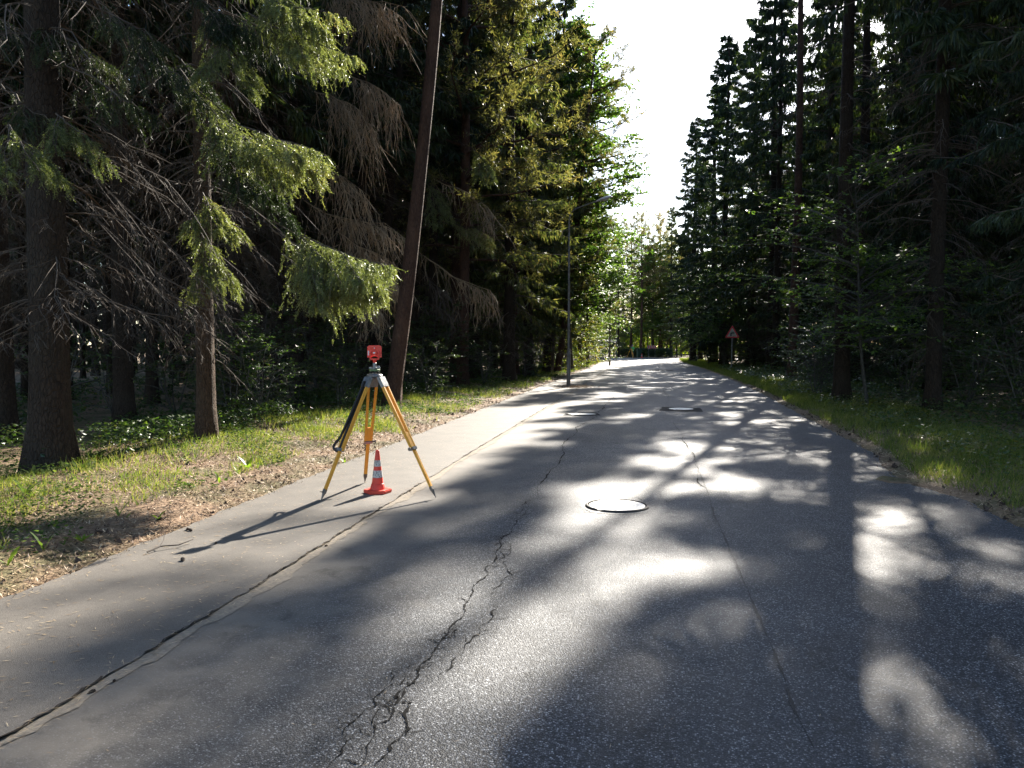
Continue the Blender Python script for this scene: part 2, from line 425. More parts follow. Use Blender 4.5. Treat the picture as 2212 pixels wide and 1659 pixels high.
Z2 = lambda pts: [((1300 + x / 1.58) / 1.794, (1926 + y / 1.58) / 1.794) for x, y in pts]
crack(Z2([(145, 1659), (215, 1500), (235, 1400), (330, 1370), (350, 1290), (400, 1240), (425, 1170), (500, 1080), (530, 1020), (600, 950), (650, 870), (700, 800), (790, 670), (840, 590), (910, 500), (920, 430), (985, 370), (1010, 290), (1080, 210), (1130, 130), (1180, 80), (1240, 0)]), .012, 5, .11)
crack([(1162, 1073), (1190, 1015), (1215, 972), (1240, 940), (1270, 910), (1290, 893)], .018, 5, .05)
crack([(1292, 892), (1303, 878), (1318, 862), (1330, 845), (1345, 825), (1352, 812)], .026, 4, .05)
crack(Z2([(430, 1460), (420, 1330), (440, 1250), (400, 1225), (350, 1240)]), .014, 3)
crack(Z2([(240, 1659), (330, 1560), (410, 1460), (430, 1400)]), .010, 3)
crack(Z2([(-60, 1700), (40, 1540), (60, 1420), (150, 1340), (250, 1280), (330, 1160), (400, 1150), (470, 1080)]), .009, 4)
crack(Z2([(240, 1400), (260, 1310), (330, 1250), (370, 1260), (420, 1170)]), .009, 3)
crack(Z2([(330, 1140), (350, 1060), (430, 1040), (500, 1050)]), .006, 3)
crack(Z2([(630, 1120), (720, 1040), (780, 960), (840, 860), (890, 790), (960, 700), (1000, 650)]), .009, 4)
crack(Z2([(960, 620), (975, 560), (1030, 400), (1075, 340), (1070, 290), (1010, 270)]), .007, 4)
crack(Z2([(920, 450), (1000, 420), (1040, 370), (1010, 330)]), .008, 3)
crack(Z2([(980, 300), (1000, 260), (1060, 240)]), .008, 3)
crack(Z2([(1110, 110), (1150, 60), (1180, 20)]), .006, 3)
crack(Z2([(700, 820), (745, 815), (720, 850), (650, 880)]), .008, 2)
crack(Z2([(540, 1010), (510, 1110), (480, 1120)]), .006, 2)
# the long seam in the right lane
crack([(1446, 893), (1478, 948), (1508, 1010), (1535, 1085), (1560, 1150), (1590, 1215), (1625, 1300), (1680, 1430), (1710, 1520), (1760, 1620)], .018, 5, .012, 'sealed')
crack([(1470, 935), (1486, 968), (1508, 1015), (1530, 1070)], .014, 4, .05)
crack([(1440, 870), (1436, 850), (1430, 820), (1420, 800)], .05, 2, .05, 'sealed')
crack([(1405, 1040), (1425, 1075), (1440, 1085), (1480, 1070)], .006, 3)
crack([(1262, 1075), (1285, 1068), (1320, 1076), (1372, 1075), (1405, 1087)], .008, 3)
crack([(1262, 1100), (1275, 1107), (1300, 1112)], .006, 2)
# edge of the side path: dark ragged gap against the sand
for y0 in np.arange(1.6, 50, 1.1):
    if random.random() < .62:
        y1 = y0 + random.uniform(.5, 1.2); yg = np.arange(y0, y1, .03 + y0 * .002)
        a = xs(yg) + .018 * wob(yg * 6, .7) + .012 * wob(yg * 23, .1)
        w_ = np.abs(rng.normal(.001, .0045, len(yg))) * (1 + y0 * .05)
        link('crack', strip('crack', a - .006 - w_ * .3, a + w_, yg, .0165, M['joint'], 2), None, path)

exec_later = []
# ------------------------------------------------------------------ tree building
def limbs(P0, az, L, a, b, c, K=7, wig=.05, g=rng):
    """limb centre lines: out from P0 along azimuth az, rising a*t - b*t^2 + c*t^4 (times L)"""
    t = np.linspace(0, 1, K)[None, :]
    B = len(az); L = L[:, None]
    out = np.stack([np.cos(az), np.sin(az)], -1)[:, None, :] * (L * t)[..., None]
    side = np.stack([-np.sin(az), np.cos(az)], -1)[:, None, :] * (L * wig * np.cumsum(g.normal(size=(B, K)), 1) * t)[..., None]
    z = L * (a[:, None] * t - b[:, None] * t ** 2 + c[:, None] * t ** 4) + L * .02 * g.normal(size=(B, K)) * t
    P = np.concatenate([out + side, z[..., None]], -1) + P0[:, None, :]
    return P
def sample(P, idx, t):
    """point and tangent on limb idx at parameter t"""
    K = P.shape[1]; x = t * (K - 1); i = np.minimum(x.astype(int), K - 2); fr = (x - i)[:, None]
    p0 = P[idx, i]; p1 = P[idx, i + 1]
    return p0 * (1 - fr) + p1 * fr, norm(p1 - p0)

def spruce_sprays(P, ntw, msp, spL, spW, hang=.75, tmin=.12, blen=.34, g=rng, Llimb=None, brush=0):
    """hanging spray twigs: side twigs on every limb, each carrying a fringe of pendulous needle shoots"""
    B = len(P); n = B * ntw
    idx = np.repeat(np.arange(B), ntw); t = tmin + (1 - tmin) * g.random(n) ** .8
    p, tan = sample(P, idx, t)
    Ll = np.linalg.norm(P[:, -1] - P[:, 0], axis=1)[idx] if Llimb is None else Llimb[idx]
    h = tan.copy(); h[:, 2] = 0; h = norm(h)
    sd_ = np.stack([-h[:, 1], h[:, 0], 0 * h[:, 0]], -1) * np.where(g.random(n) < .5, -1, 1)[:, None]
    bd = norm(sd_ * g.uniform(.4, 1, (n, 1)) + h * g.uniform(.3, .9, (n, 1)) + np.array([0, 0, 1]) * g.uniform(-.25, .15, (n, 1)))
    bl = (Ll * blen * (1.05 - t) + .12) * g.uniform(.6, 1.2, n)
    # twig line drooping
    if brush: bl = bl * g.lognormal(-.32, .3, n)
    u = np.linspace(0, 1, 4)[None, :, None]
    tw = p[:, None, :] + bd[:, None, :] * bl[:, None, None] * u; tw[..., 2] -= (bl[:, None] * (1.0 if brush else .35) * u[..., 0] ** 1.5)
    if brush: tw[:, 1:, :2] = tw[:, :1, :2] + (tw[:, 1:, :2] - tw[:, :1, :2]) * np.array([.8, .72, .62])[None, :, None]
    m = n * msp; ii = np.repeat(np.arange(n), msp); uu = g.random(m)
    q, _ = sample(tw, ii, uu)
    dn = np.array([0, 0, -1.0])
    hg = np.clip(g.normal(hang, .22, m), 0, 1)[:, None]
    d = norm(dn * hg + bd[ii] * (1 - hg) * .9 + g.normal(size=(m, 3)) * .18)
    if brush:
        q, tt_ = sample(tw, ii, uu); d = norm(tt_ * .6 + rand_perp(tt_, g) * g.uniform(.05, .5, (m, 1)) + bd[ii] * .3 + dn * .35)
    L = spL * g.uniform(.5, 1.35, m); w = spW * g.uniform(.7, 1.3, m)
    if not brush:
        geo = kites(q, d, rand_perp(d, g), L, w, .4, .2)
    else:
        L = L * g.lognormal(0, .25, m)
        core = kites(q, d, rand_perp(d, g), L * .9, w * .2, .4, 0)
        k = brush; jj = np.repeat(np.arange(m), k); s_ = np.tile((np.arange(k) + .3) / k, m) * .98
        pp = q[jj] + d[jj] * (L[jj] * s_)[:, None]
        nd = norm(d[jj] * .55 + rand_perp(d[jj], g) * .85)
        geo = cat_geo([core, kites(pp, nd, rand_perp(nd, g), spW * g.uniform(.6, 1.0, m * k), spW * .24 * np.ones(m * k), .45, 0)])
    return tw, geo

def dead_sprays(P, ntw, blen=.3, hang=.3, g=rng, sub=3, rad=.004, tmin=.2):
    B = len(P); n = B * ntw
    idx = np.repeat(np.arange(B), ntw); t = tmin + (1 - tmin) * g.random(n)
    p, tan = sample(P, idx, t)
    Ll = np.linalg.norm(P[:, -1] - P[:, 0], axis=1)[idx]
    sd_ = norm(np.cross(tan, np.array([0, 0, 1.0]))) * np.where(g.random(n) < .5, -1, 1)[:, None]
    bd = norm(sd_ * g.uniform(.2, .9, (n, 1)) + tan * g.uniform(.5, 1, (n, 1)) + np.array([0, 0, -1.0]) * g.uniform(0, 2 * hang, (n, 1)) + g.normal(size=(n, 3)) * .15)
    bl = (Ll * blen * (1.1 - t) + .08) * g.uniform(.4, 1.3, n)
    u = np.linspace(0, 1, 4)[None, :]
    tw = p[:, None, :] + bd[:, None, :] * (bl[:, None] * u)[..., None]
    tw[..., 2] -= bl[:, None] * hang * u ** 2
    tw[:, 1:] += g.normal(size=(n, 3, 3)) * (bl * .05)[:, None, None]
    geos = [tubes(tw, np.full((n, 4), rad) * np.array([1.2, 1, .8, .4]), 3)]
    if sub:
        m = n * sub; ii = np.repeat(np.arange(n), sub); q, tt = sample(tw, ii, g.random(m) * .9)
        d = norm(tt * .6 + g.normal(size=(m, 3)) * .35 + np.array([0, 0, -1.0]) * hang)
        geos.append(kites(q, d, rand_perp(d, g), bl[ii] * g.uniform(.2, .6, m), np.full(m, rad * 1.7), .2))
    return cat_geo(geos)

def trunk_geo(H, r0, lean=(0, 0), flare=.5, sides=14, K=22, g=rng, bend=.0, top=.02):
    t = np.linspace(0, 1, K) ** 1.6
    z = t * H
    P = np.stack([lean[0] * t + bend * np.sin(t * 5) , lean[1] * t + bend * np.cos(t * 4) - bend, z], -1)
    rr = r0 * (1 - t) ** .8 + top; rr = rr * (1 + flare * np.exp(-z / (r0 * 1.6)))
    v, f = tubes(P[None], rr[None], sides)
    ang = np.arctan2(v[:, 1], v[:, 0]); v[:, :2] *= 1
    ph = g.random() * 6
    amp = 1 + .05 * np.sin(3 * ang + ph) + .035 * np.sin(7 * ang + ph + v[:, 2]) + np.exp(-np.abs(v[:, 2]) / (r0 * 1.4)) * .16 * np.sin(5 * ang + ph)
    c = np.repeat(P, sides, 0); v = c + (v - c) * amp[:, None]
    v[:sides, 2] -= .25
    return (v, f), P
def axis_at(P, z):
    return np.stack([np.interp(z, P[:, 2], P[:, 0]), np.interp(z, P[:, 2], P[:, 1]), z], -1)

TPL = {}
def spruce(key, seed, H, r0, z_live, z_dead, Rmax, nlive, ntw, msp, spL, spW, ndead, dlen=1.8, bark='bark', mat='needle', lean=(0, 0), blobs=1.0, power=.8):
    g = np.random.default_rng(seed)
    tg, P = trunk_geo(H, r0, lean, g=g, bend=.05)
    parts = [('trunk', npmesh('trunk', *tg, M[bark], True))]
    z = z_live + (H - z_live - .2) * (np.arange(nlive) + g.random(nlive) * .8) / nlive
    s = (z - z_live) / (H - z_live)
    L = Rmax * (1 - s) ** power * (.65 + .35 * np.clip(s * 6, 0, 1)) * g.uniform(.62, 1.18, nlive) + .25
    az = g.random(nlive) * 2 * math.pi
    P0 = axis_at(P, z)
    a = .15 + .45 * s + g.normal(size=nlive) * .08; b = .75 - .35 * s + g.normal(size=nlive) * .1; c = .32 + 0 * s
    br = limbs(P0, az, L, a, b, c, 7, .03, g)
    wood = tubes(br, (L * .011 + .006)[:, None] * np.linspace(1, .15, 7)[None], 3)
    tw, fol = spruce_sprays(br, ntw, msp, spL, spW, .7, g=g, Llimb=L)
    d2 = norm(br[:, -1] - br[:, -3])
    idx = np.repeat(np.arange(nlive), 6); tt = g.uniform(.6, 1, len(idx)); q, tn = sample(br, idx, tt)
    dd = norm(tn + g.normal(size=q.shape) * .35)
    fol = cat_geo([fol, kites(q, dd, rand_perp(dd, g), spL * g.uniform(.6, 1.2, len(q)), spW * g.uniform(.8, 1.3, len(q)), .4, .2)])
    woods = [wood]
    if ndead:
        z = z_dead + (z_live * 1.15 - z_dead) * g.random(ndead); az = g.random(ndead) * 2 * math.pi
        L = dlen * g.uniform(.35, 1.25, ndead) * np.clip(.4 + (z - z_dead) / max(1, z_live - z_dead), .4, 1.1)
        db = limbs(axis_at(P, z), az, L, .05 + g.normal(size=ndead) * .15, .45 + g.random(ndead) * .3, .12 + 0 * z, 7, .05, g)
        dg = cat_geo([tubes(db, (L * .006 + .004)[:, None] * np.linspace(1, .2, 7)[None], 3), dead_sprays(db, 9, .32, .25, g)])
        parts.append(('dead_branches', npmesh('dead_branches', *dg, M['twig'])))
    parts.append(('branches', npmesh('branches', *wood, M['twig'])))
    parts.append(('needles', npmesh('needles', *fol, M[mat])))
    TPL[key] = parts
def pine(key, seed, H, r0, z_live, Rmax, nb, ncl, per, nL, nW, lean=(0, 0), mat='needle_pine', zc=.62):
    g = np.random.default_rng(seed)
    tg, P = trunk_geo(H, r0, lean, flare=.3, g=g, bend=.12, top=.03)
    parts = [('trunk', npmesh('trunk', *tg, M['bark_pine'], True))]
    z = z_live + (H - z_live) * (np.arange(nb) + g.random(nb)) / nb; s = (z - z_live) / (H - z_live)
    L = Rmax * np.sqrt(np.clip(1 - ((s - .35) / .68) ** 2, .05, 1)) * g.uniform(.5, 1.15, nb)
    br = limbs(axis_at(P, z), g.random(nb) * 6.283, L, .2 + .5 * s, .45 - .3 * s, .3 + 0 * s, 7, .1, g)
    wood = [tubes(br, (L * .014 + .01)[:, None] * np.linspace(1, .2, 7)[None], 4)]
    # side shoots with whorled needle tufts
    n = nb * ncl; idx = np.repeat(np.arange(nb), ncl); t = .25 + .75 * g.random(n) ** .7; p, tn = sample(br, idx, t)
    d = norm(tn * .6 + g.normal(size=(n, 3)) * .7 + np.array([0, 0, .35])); ln = L[idx] * .28 * g.uniform(.3, 1.1, n) + .15
    tw = p[:, None, :] + d[:, None, :] * (ln[:, None] * np.linspace(0, 1, 3)[None])[..., None]
    wood.append(tubes(tw, np.full((n, 3), .008) * np.array([1.2, .9, .5]), 3))
    m = n * per; ii = np.repeat(np.arange(n), per); q = tw[ii, 0] + (tw[ii, 2] - tw[ii, 0]) * g.uniform(.25, 1.05, (m, 1))
    nd = norm(d[ii] * .5 + g.normal(size=(m, 3)) * .7)
    fol = kites(q + nd * .01, nd, rand_perp(nd, g), nL * g.uniform(.7, 1.3, m), nW * g.uniform(.8, 1.2, m), .5)
    parts += [('branches', npmesh('branches', *cat_geo(wood), M['bark_pine'])), ('needles', npmesh('needles', *fol, M[mat]))]
    TPL[key] = parts
def leafy(key, seed, H, r0, z0, Rmax, nb, nsub, nleaf, lsize, mat='leaf', flat=.35, barkm='bark_birch', stems=1, droop=0.3, spread=.5):
    """broad-leaved tree or shrub: leaves lie in airy layers along the side twigs"""
    g = np.random.default_rng(seed); tr = []; brs = []; Ls = []
    for k in range(stems):
        aa = g.random() * 6.283; sp = (spread if stems > 1 else .05) * H
        hh = H * (1 if k == 0 else g.uniform(.6, .95))
        lean = (math.cos(aa) * sp * g.uniform(.3, 1), math.sin(aa) * sp * g.uniform(.3, 1))
        tg, P = trunk_geo(hh, r0 * hh / H, lean, flare=.25, sides=8, K=14, g=g, bend=.03 * H ** .5, top=.004)
        tr.append(tg); n_ = max(3, nb // stems)
        z = z0 + (hh - z0) * (np.arange(n_) + g.random(n_)) / n_; s = (z - z0) / (hh - z0)
        L = Rmax * np.sqrt(np.clip(1 - ((s - .3) / .75) ** 2, .06, 1)) * g.uniform(.5, 1.15, n_)
        brs.append(limbs(axis_at(P, z), g.random(n_) * 6.283, L, .25 + .6 * s, np.full(n_, droop), 0 * s, 6, .08, g)); Ls.append(L)
    br = np.concatenate(brs); L = np.concatenate(Ls); n_ = len(L)
    wood = tr and [tubes(br, (L * .012 + .003)[:, None] * np.linspace(1, .2, 6)[None], 3)]
    n = n_ * nsub; idx = np.repeat(np.arange(n_), nsub); t = .2 + .8 * g.random(n); p, tn = sample(br, idx, t)
    d = norm(tn * .7 + g.normal(size=(n, 3)) * np.array([.8, .8, .25])); ln = L[idx] * .35 * g.uniform(.3, 1.1, n) + lsize
    tw = p[:, None, :] + d[:, None, :] * (ln[:, None] * np.linspace(0, 1, 3)[None])[..., None]
    wood.append(tubes(tw, np.full((n, 3), .0035) * np.array([1.2, .9, .4]) * (1 + H * .1), 3))
    m = n * nleaf; ii = np.repeat(np.arange(n), nleaf); q = tw[ii, 0] + (tw[ii, 2] - tw[ii, 0]) * g.uniform(.1, 1.05, (m, 1))
    ld = g.normal(size=(m, 3)) * np.array([1, 1, flat]) + d[ii] * .4; ld[:, 2] -= .15; ld = norm(ld)
    nrm = norm(np.array([0, 0, 1.0]) + g.normal(size=(m, 3)) * flat); sd_ = norm(np.cross(ld, nrm))
    Lf = lsize * g.uniform(.55, 1.25, m)
    fol = kites(q, ld, sd_, Lf, Lf * .62, .42, .12)
    TPL[key] = [('trunk' if stems == 1 else 'stems', npmesh('trunk', *cat_geo(tr), M[barkm], True)),
                ('branches', npmesh('branches', *cat_geo(wood), M[barkm])), ('leaves', npmesh('leaves', *fol, M[mat]))]

def plant(key, name, x, y, label, cat, group=None, rz=None, sc=1.0, tilt=None, extra=None):
    o = thing(name, (x, y, float(ground_z(x, y)) - .02), label, cat, group, random.random() * 6.28 if rz is None else rz, sc)
    if tilt: o.rotation_euler = (tilt[0], tilt[1], o.rotation_euler[2])
    for nm, me in TPL[key]:
        link(nm, me, None, o)
    return o

#        key          seed H   r0   zlive zdead R  nlive ntw msp spL  spW  ndead
spruce('edge_a', 11, 25, .23, 2.6, 1.0, 2.9, 190, 17, 12, .30, .05, 50)
spruce('edge_b', 12, 26, .26, 3.6, 1.2, 3.1, 180, 17, 12, .30, .05, 60)
spruce('edge_c', 13, 23, .20, 2.0, .8, 2.7, 190, 16, 12, .30, .05, 40)
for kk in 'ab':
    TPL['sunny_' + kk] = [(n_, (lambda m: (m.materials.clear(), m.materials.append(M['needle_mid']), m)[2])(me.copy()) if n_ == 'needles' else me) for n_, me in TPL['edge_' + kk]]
spruce('wood_a', 14, 25, .19, 8.5, 1.4, 3.2, 150, 12, 11, .34, .062, 130, 2.0)
spruce('wood_b', 15, 27, .22, 10., 1.8, 3.2, 140, 12, 11, .34, .062, 150, 2.2)
spruce('wood_h', 18, 26, .21, 14.5, 1.6, 2.9, 120, 12, 11, .34, .062, 150, 2.0)
spruce('near_a', 19, 25, .23, 2.8, 1.0, 3.0, 170, 18, 24, .2, .028, 60)
pine('pine_high', 25, 27, .2, 18.5, 3.2, 40, 26, 26, .19, .032)
spruce('wood_c', 16, 23, .14, 7.0, 1.2, 2.8, 150, 12, 11, .34, .062, 120, 1.7)
spruce('young', 17, 9, .07, .9, .5, 1.7, 110, 12, 7, .26, .06, 20, .8)
pine('pine_a', 21, 24, .22, 5, 4.2, 60, 26, 26, .19, .03)
pine('pine_b', 22, 26, .24, 12, 3.8, 44, 26, 26, .2, .034)
leafy('alder', 31, 17, .13, 3.5, 3.9, 120, 16, 23, .19, 'leaf_light', .5)
leafy('maple', 32, 6.5, .05, 1.7, 3.1, 54, 13, 14, .12, 'leaf_light', .3, stems=2, spread=.18)
leafy('shrub_a', 33, 2.6, .022, .3, 1.3, 34, 9, 11, .075, 'leaf', .3, stems=4, spread=.3)
leafy('shrub_b', 34, 1.6, .014, .1, .9, 28, 8, 10, .06, 'leaf', .35, stems=5, spread=.4)
leafy('shrub_y', 35, 3.0, .025, .2, 1.5, 36, 9, 13, .085, 'leaf_yellow', .5, stems=4, spread=.35)
leafy('broad_y', 36, 13, .14, 2.2, 3.4, 70, 12, 14, .17, 'leaf_yellow', .5)
leafy('sapling', 37, 1.1, .008, .15, .5, 14, 5, 6, .06, 'leaf', .3, stems=2, spread=.3)

# ------------------------------------------------------------------ trees, one by one
G_LE, G_RE = 'trees along the left edge of the road', 'trees along the right edge of the road'
occupied = []
LIT = [ground_at(*p) for p in ((1440, 1000), (1700, 1250), (1820, 1150), (1490, 960), (1690, 842), (1640, 868), (1590, 900), (1380, 870), (1290, 850), (1450, 1045), (1200, 1150), (1540, 930), (1600, 1120), (1450, 812), (1300, 1200), (1120, 1250))]
def shades_a_gap(x, y, Ht=25.0, Rc=2.8, z_low=3.0):
    sa, ca, te = math.sin(SUN_AZ), math.cos(SUN_AZ), math.tan(SUN_EL)
    for p in LIT:
        s_ = (x - p.x) * sa + (y - p.y) * ca; d_ = abs((x - p.x) * ca - (y - p.y) * sa); z = s_ * te
        if s_ > 0 and z_low < z < Ht and d_ < Rc * (1 - z / Ht) ** .8 * .8: return True
    return False
def tree(key, name, x, y, label, group, **k):
    occupied.append((x, y)); return plant(key, name, x, y, label, 'tree', group, **k)
def gpos(px, py): p = ground_at(px, py); return p.x, p.y

T_BIG = tree('wood_b', 'spruce_tree', *gpos(112, 1008), 'thick dark spruce trunk with flared base at the left rim of the wood', G_LE, sc=(1.08, 1.08, 1.0), rz=.3)
T_SLIM = tree('wood_a', 'spruce_tree', *gpos(446, 963), 'slim spruce trunk with sunlit drooping green boughs, left of the survey tripod', G_LE, sc=(.72, .72, .95), rz=2.1)
tree('wood_a', 'spruce_tree', -11.2, 12.2, 'dark spruce trunk at the left margin, behind the thick flared one', G_LE, sc=1.05)
for c_ in T_SLIM.children:
    if c_.name.startswith('trunk'):
        c_.data = c_.data.copy(); c_.data.materials.clear(); c_.data.materials.append(M['bark_sunlit'])
# the leaning reddish pine has its own shape
pine('pine_lean', 23, 23, .185, 11.5, 3.4, 44, 26, 26, .19, .032, lean=(2.6, .4))
tree('pine_lean', 'pine_tree', *gpos(846, 884), 'tall reddish pine trunk leaning to the right behind the tripod', G_LE, rz=0)
spruce('lean_spruce', 24, 24, .19, 9, 1.5, 3.0, 130, 12, 11, .34, .062, 120, 2.0, lean=(2.2, .2))
x, y = gpos(806, 838); tree('lean_spruce', 'spruce_tree', x, y, 'grey brown spruce trunk leaning right, just behind the red prism target', G_LE, rz=0)
LEFT = [('wood_a', 786, 846, 'straight spruce trunk left of the leaning grey brown one', 1),
        ('wood_c', 645, 850, 'thin spruce trunk between the drooping green boughs and the prism target', 1.2),
        ('wood_b', 506, 872, 'reddish spruce trunk just right of the slim sunlit spruce', .95),
        ('wood_a', 598, 858, 'slender dark spruce above the leafy shrub left of the tripod', .9),
        ('wood_c', 935, 832, 'straight dark spruce right of the leaning red pine', 1.3),
        ('pine_b', 985, 828, 'red barked pine with bare trunk, second trunk right of the leaning pine', .9),
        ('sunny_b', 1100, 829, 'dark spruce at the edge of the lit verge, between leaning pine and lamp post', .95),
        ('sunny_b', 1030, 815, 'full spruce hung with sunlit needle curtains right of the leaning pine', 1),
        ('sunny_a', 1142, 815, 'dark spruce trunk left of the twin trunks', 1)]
for k, px, py, lab, s_ in LEFT:
    x, y = gpos(px, py); tree(k, 'pine_tree' if k.startswith('pine') else 'spruce_tree', x, y, lab, G_LE, sc=s_)
x, y = gpos(1180, 808)
tw_ = tree('sunny_a', 'spruce_tree', x, y, 'left dark trunk of the leaning twin trunks before the yellow bushes', G_LE, tilt=(0, R(3), 0), rz=0, sc=.95)
tree('pine_a', 'pine_tree', x + .62, y + .2, 'right dark trunk of the twin trunks, leaning away to the right', G_LE, tilt=(0, R(7), 0), rz=0, sc=.8)
tree('pine_a', 'pine_tree', -7.6, 31.5, 'sunlit ochre green pine crown against the sky, above the nearest lamp post', G_LE, sc=.98, rz=1)
tree('pine_a', 'pine_tree', -7.0, 40.5, 'bushy pine with orange brown dead patches behind the nearest street lamp', G_LE, sc=.95, rz=3.2)
tree('sunny_a', 'spruce_tree', -8.4, 36.5, 'dark spruce squeezed between two sunlit pines', G_LE)
tree('alder', 'leafy_tree', -6.0, 47.5, 'airy leafy tree reaching over the road in front of the white sky', G_LE, sc=1.12, rz=.7)
tree('alder', 'leafy_tree', -5.4, 68, 'leafy tree between the middle and the farthest lamp', G_LE, sc=.85, rz=5)
tree('pine_a', 'pine_tree', -6.6, 52, 'tall sunlit pine rising between the two airy leafy trees', G_LE, sc=.9, rz=4)
tree('alder', 'leafy_tree', -5.2, 51.5, 'tallest airy leafy tree, its crown widest against the white sky', G_LE, sc=(1.15, 1.15, 1.2), rz=3.9)
tree('alder', 'leafy_tree', -6.4, 57, 'second airy leafy tree, just beyond the one over the lamp head', G_LE, sc=.95, rz=2.7)
tree('pine_a', 'pine_tree', -6.8, 64, 'pale green pine beside the second street lamp', G_LE, sc=.75, rz=2)
tree('sunny_b', 'spruce_tree', -6.6, 73, 'small pointed spruce beyond the second street lamp', G_LE, sc=.62)
tree('pine_a', 'pine_tree', -7.6, 84, 'low branched pine near the farthest street lamp', G_LE, sc=.6, rz=5)
tree('alder', 'leafy_tree', -10.5, 90, 'leafy tree behind the small roofed notice board', G_LE, sc=.7)

RIGHT = [('wood_h', 5.17, 23.5, 'thick black spruce trunk on the right verge with leafy maple boughs above', .95),
         ('edge_b', 8.6, 36.0, 'dark spruce trunk behind the shrubs right of the warning sign', .98),
         ('edge_a', 3.9, 80.5, 'black spruce trunk at the far end of the right verge', .95),
         ('edge_a', 9.4, 29.5, 'tall black spruce with hanging fringes, nearest of the right skyline', 1.0),
         ('edge_c', 8.6, 42.5, 'spruce whose fringed boughs hang over the right lane', 1.1),
         ('edge_b', 7.2, 51.5, 'high spruce left of the right hand warning sign as seen against the sky', .95),
         ('edge_a', 6.6, 57.0, 'spruce just behind the triangular warning sign', .95),
         ('edge_c', 5.4, 64.0, 'narrow spruce further along the right skyline', 1.1),
         ('edge_b', 5.2, 72.0, 'grey green spruce stepping down towards the bend', .92),
         ('edge_c', 5.0, 89.0, 'low dark spruce just before the bend', .95),
         ('pine_high', 6.3, 38.5, 'straight dark trunk rising between maple and warning sign', .98),
         ('wood_a', 6.7, 46.5, 'slim dark trunk just right of the warning sign', .98),
         ('edge_b', 11.5, 33.5, 'dark spruce filling the top right, behind the thick verge trunk', 1.05),
         ('edge_a', 11.2, 39.5, 'dark spruce behind the straight trunk beside the maple', 1.1),
         ('edge_b', 13.5, 28.0, 'dark full spruce at the upper right margin', 1.1),
         ('wood_c', 6.5, 20.3, 'dark trunk between the maple stems and the very thick right margin trunk', 1.1),
         ('wood_h', 8.6, 19.6, 'very thick black trunk near the right margin of the wood', 1.15),
         ('wood_a', 10.2, 21.3, 'spruce trunk with the pale yellow house showing on its left', 1.0),
         ('wood_a', 12.0, 25.5, 'pale grey spruce trunk among the right margin boughs', 1.1)]
for k, x, y, lab, s_ in RIGHT:
    if shades_a_gap(x, y): print('shades', x, y, lab)
    wx = 1.0 if y < 46 or k[0] == 'w' else 1.38
    tree(k, 'spruce_tree', x, y, lab, G_RE, sc=(s_ * wx, s_ * wx, s_))
tree('pine_b', 'pine_tree', 8.6, 16.2, 'reddish pine trunk leaning at the top right corner', G_RE, sc=.9, tilt=(0, R(-4), 0), rz=0)
tree('maple', 'maple_tree', 5.45, 21.8, 'young maple with thin twin stems and layered lit leaves on the right verge', G_RE, rz=2.6, sc=.9)
tree('maple', 'maple_tree', 5.0, 59, 'small maple reaching towards the road left of the warning sign', G_RE, rz=1.0, sc=1.0)
tree('maple', 'maple_tree', 4.6, 69, 'far small maple with pale leaves under the dark spruces', G_RE, rz=4.0, sc=1.15)
# over and beside the viewer: they shade the road
for x, y, k in [(7.6, 12.0, 'near_a'), (7.0, 6.5, 'edge_a'), (8.2, 16.6, 'near_a'), (7.4, -1, 'edge_a'), (7.6, -9, 'edge_b'), (7.2, -17, 'edge_a'), (-8.6, 2.2, 'wood_b'), (-8.8, -5, 'edge_a'), (-8.0, -12, 'edge_b'), (-9.0, -19, 'edge_a')]:
    tree(k, 'spruce_tree', x, y, 'roadside spruce standing beside the viewer', 'roadside spruces beside the viewer')

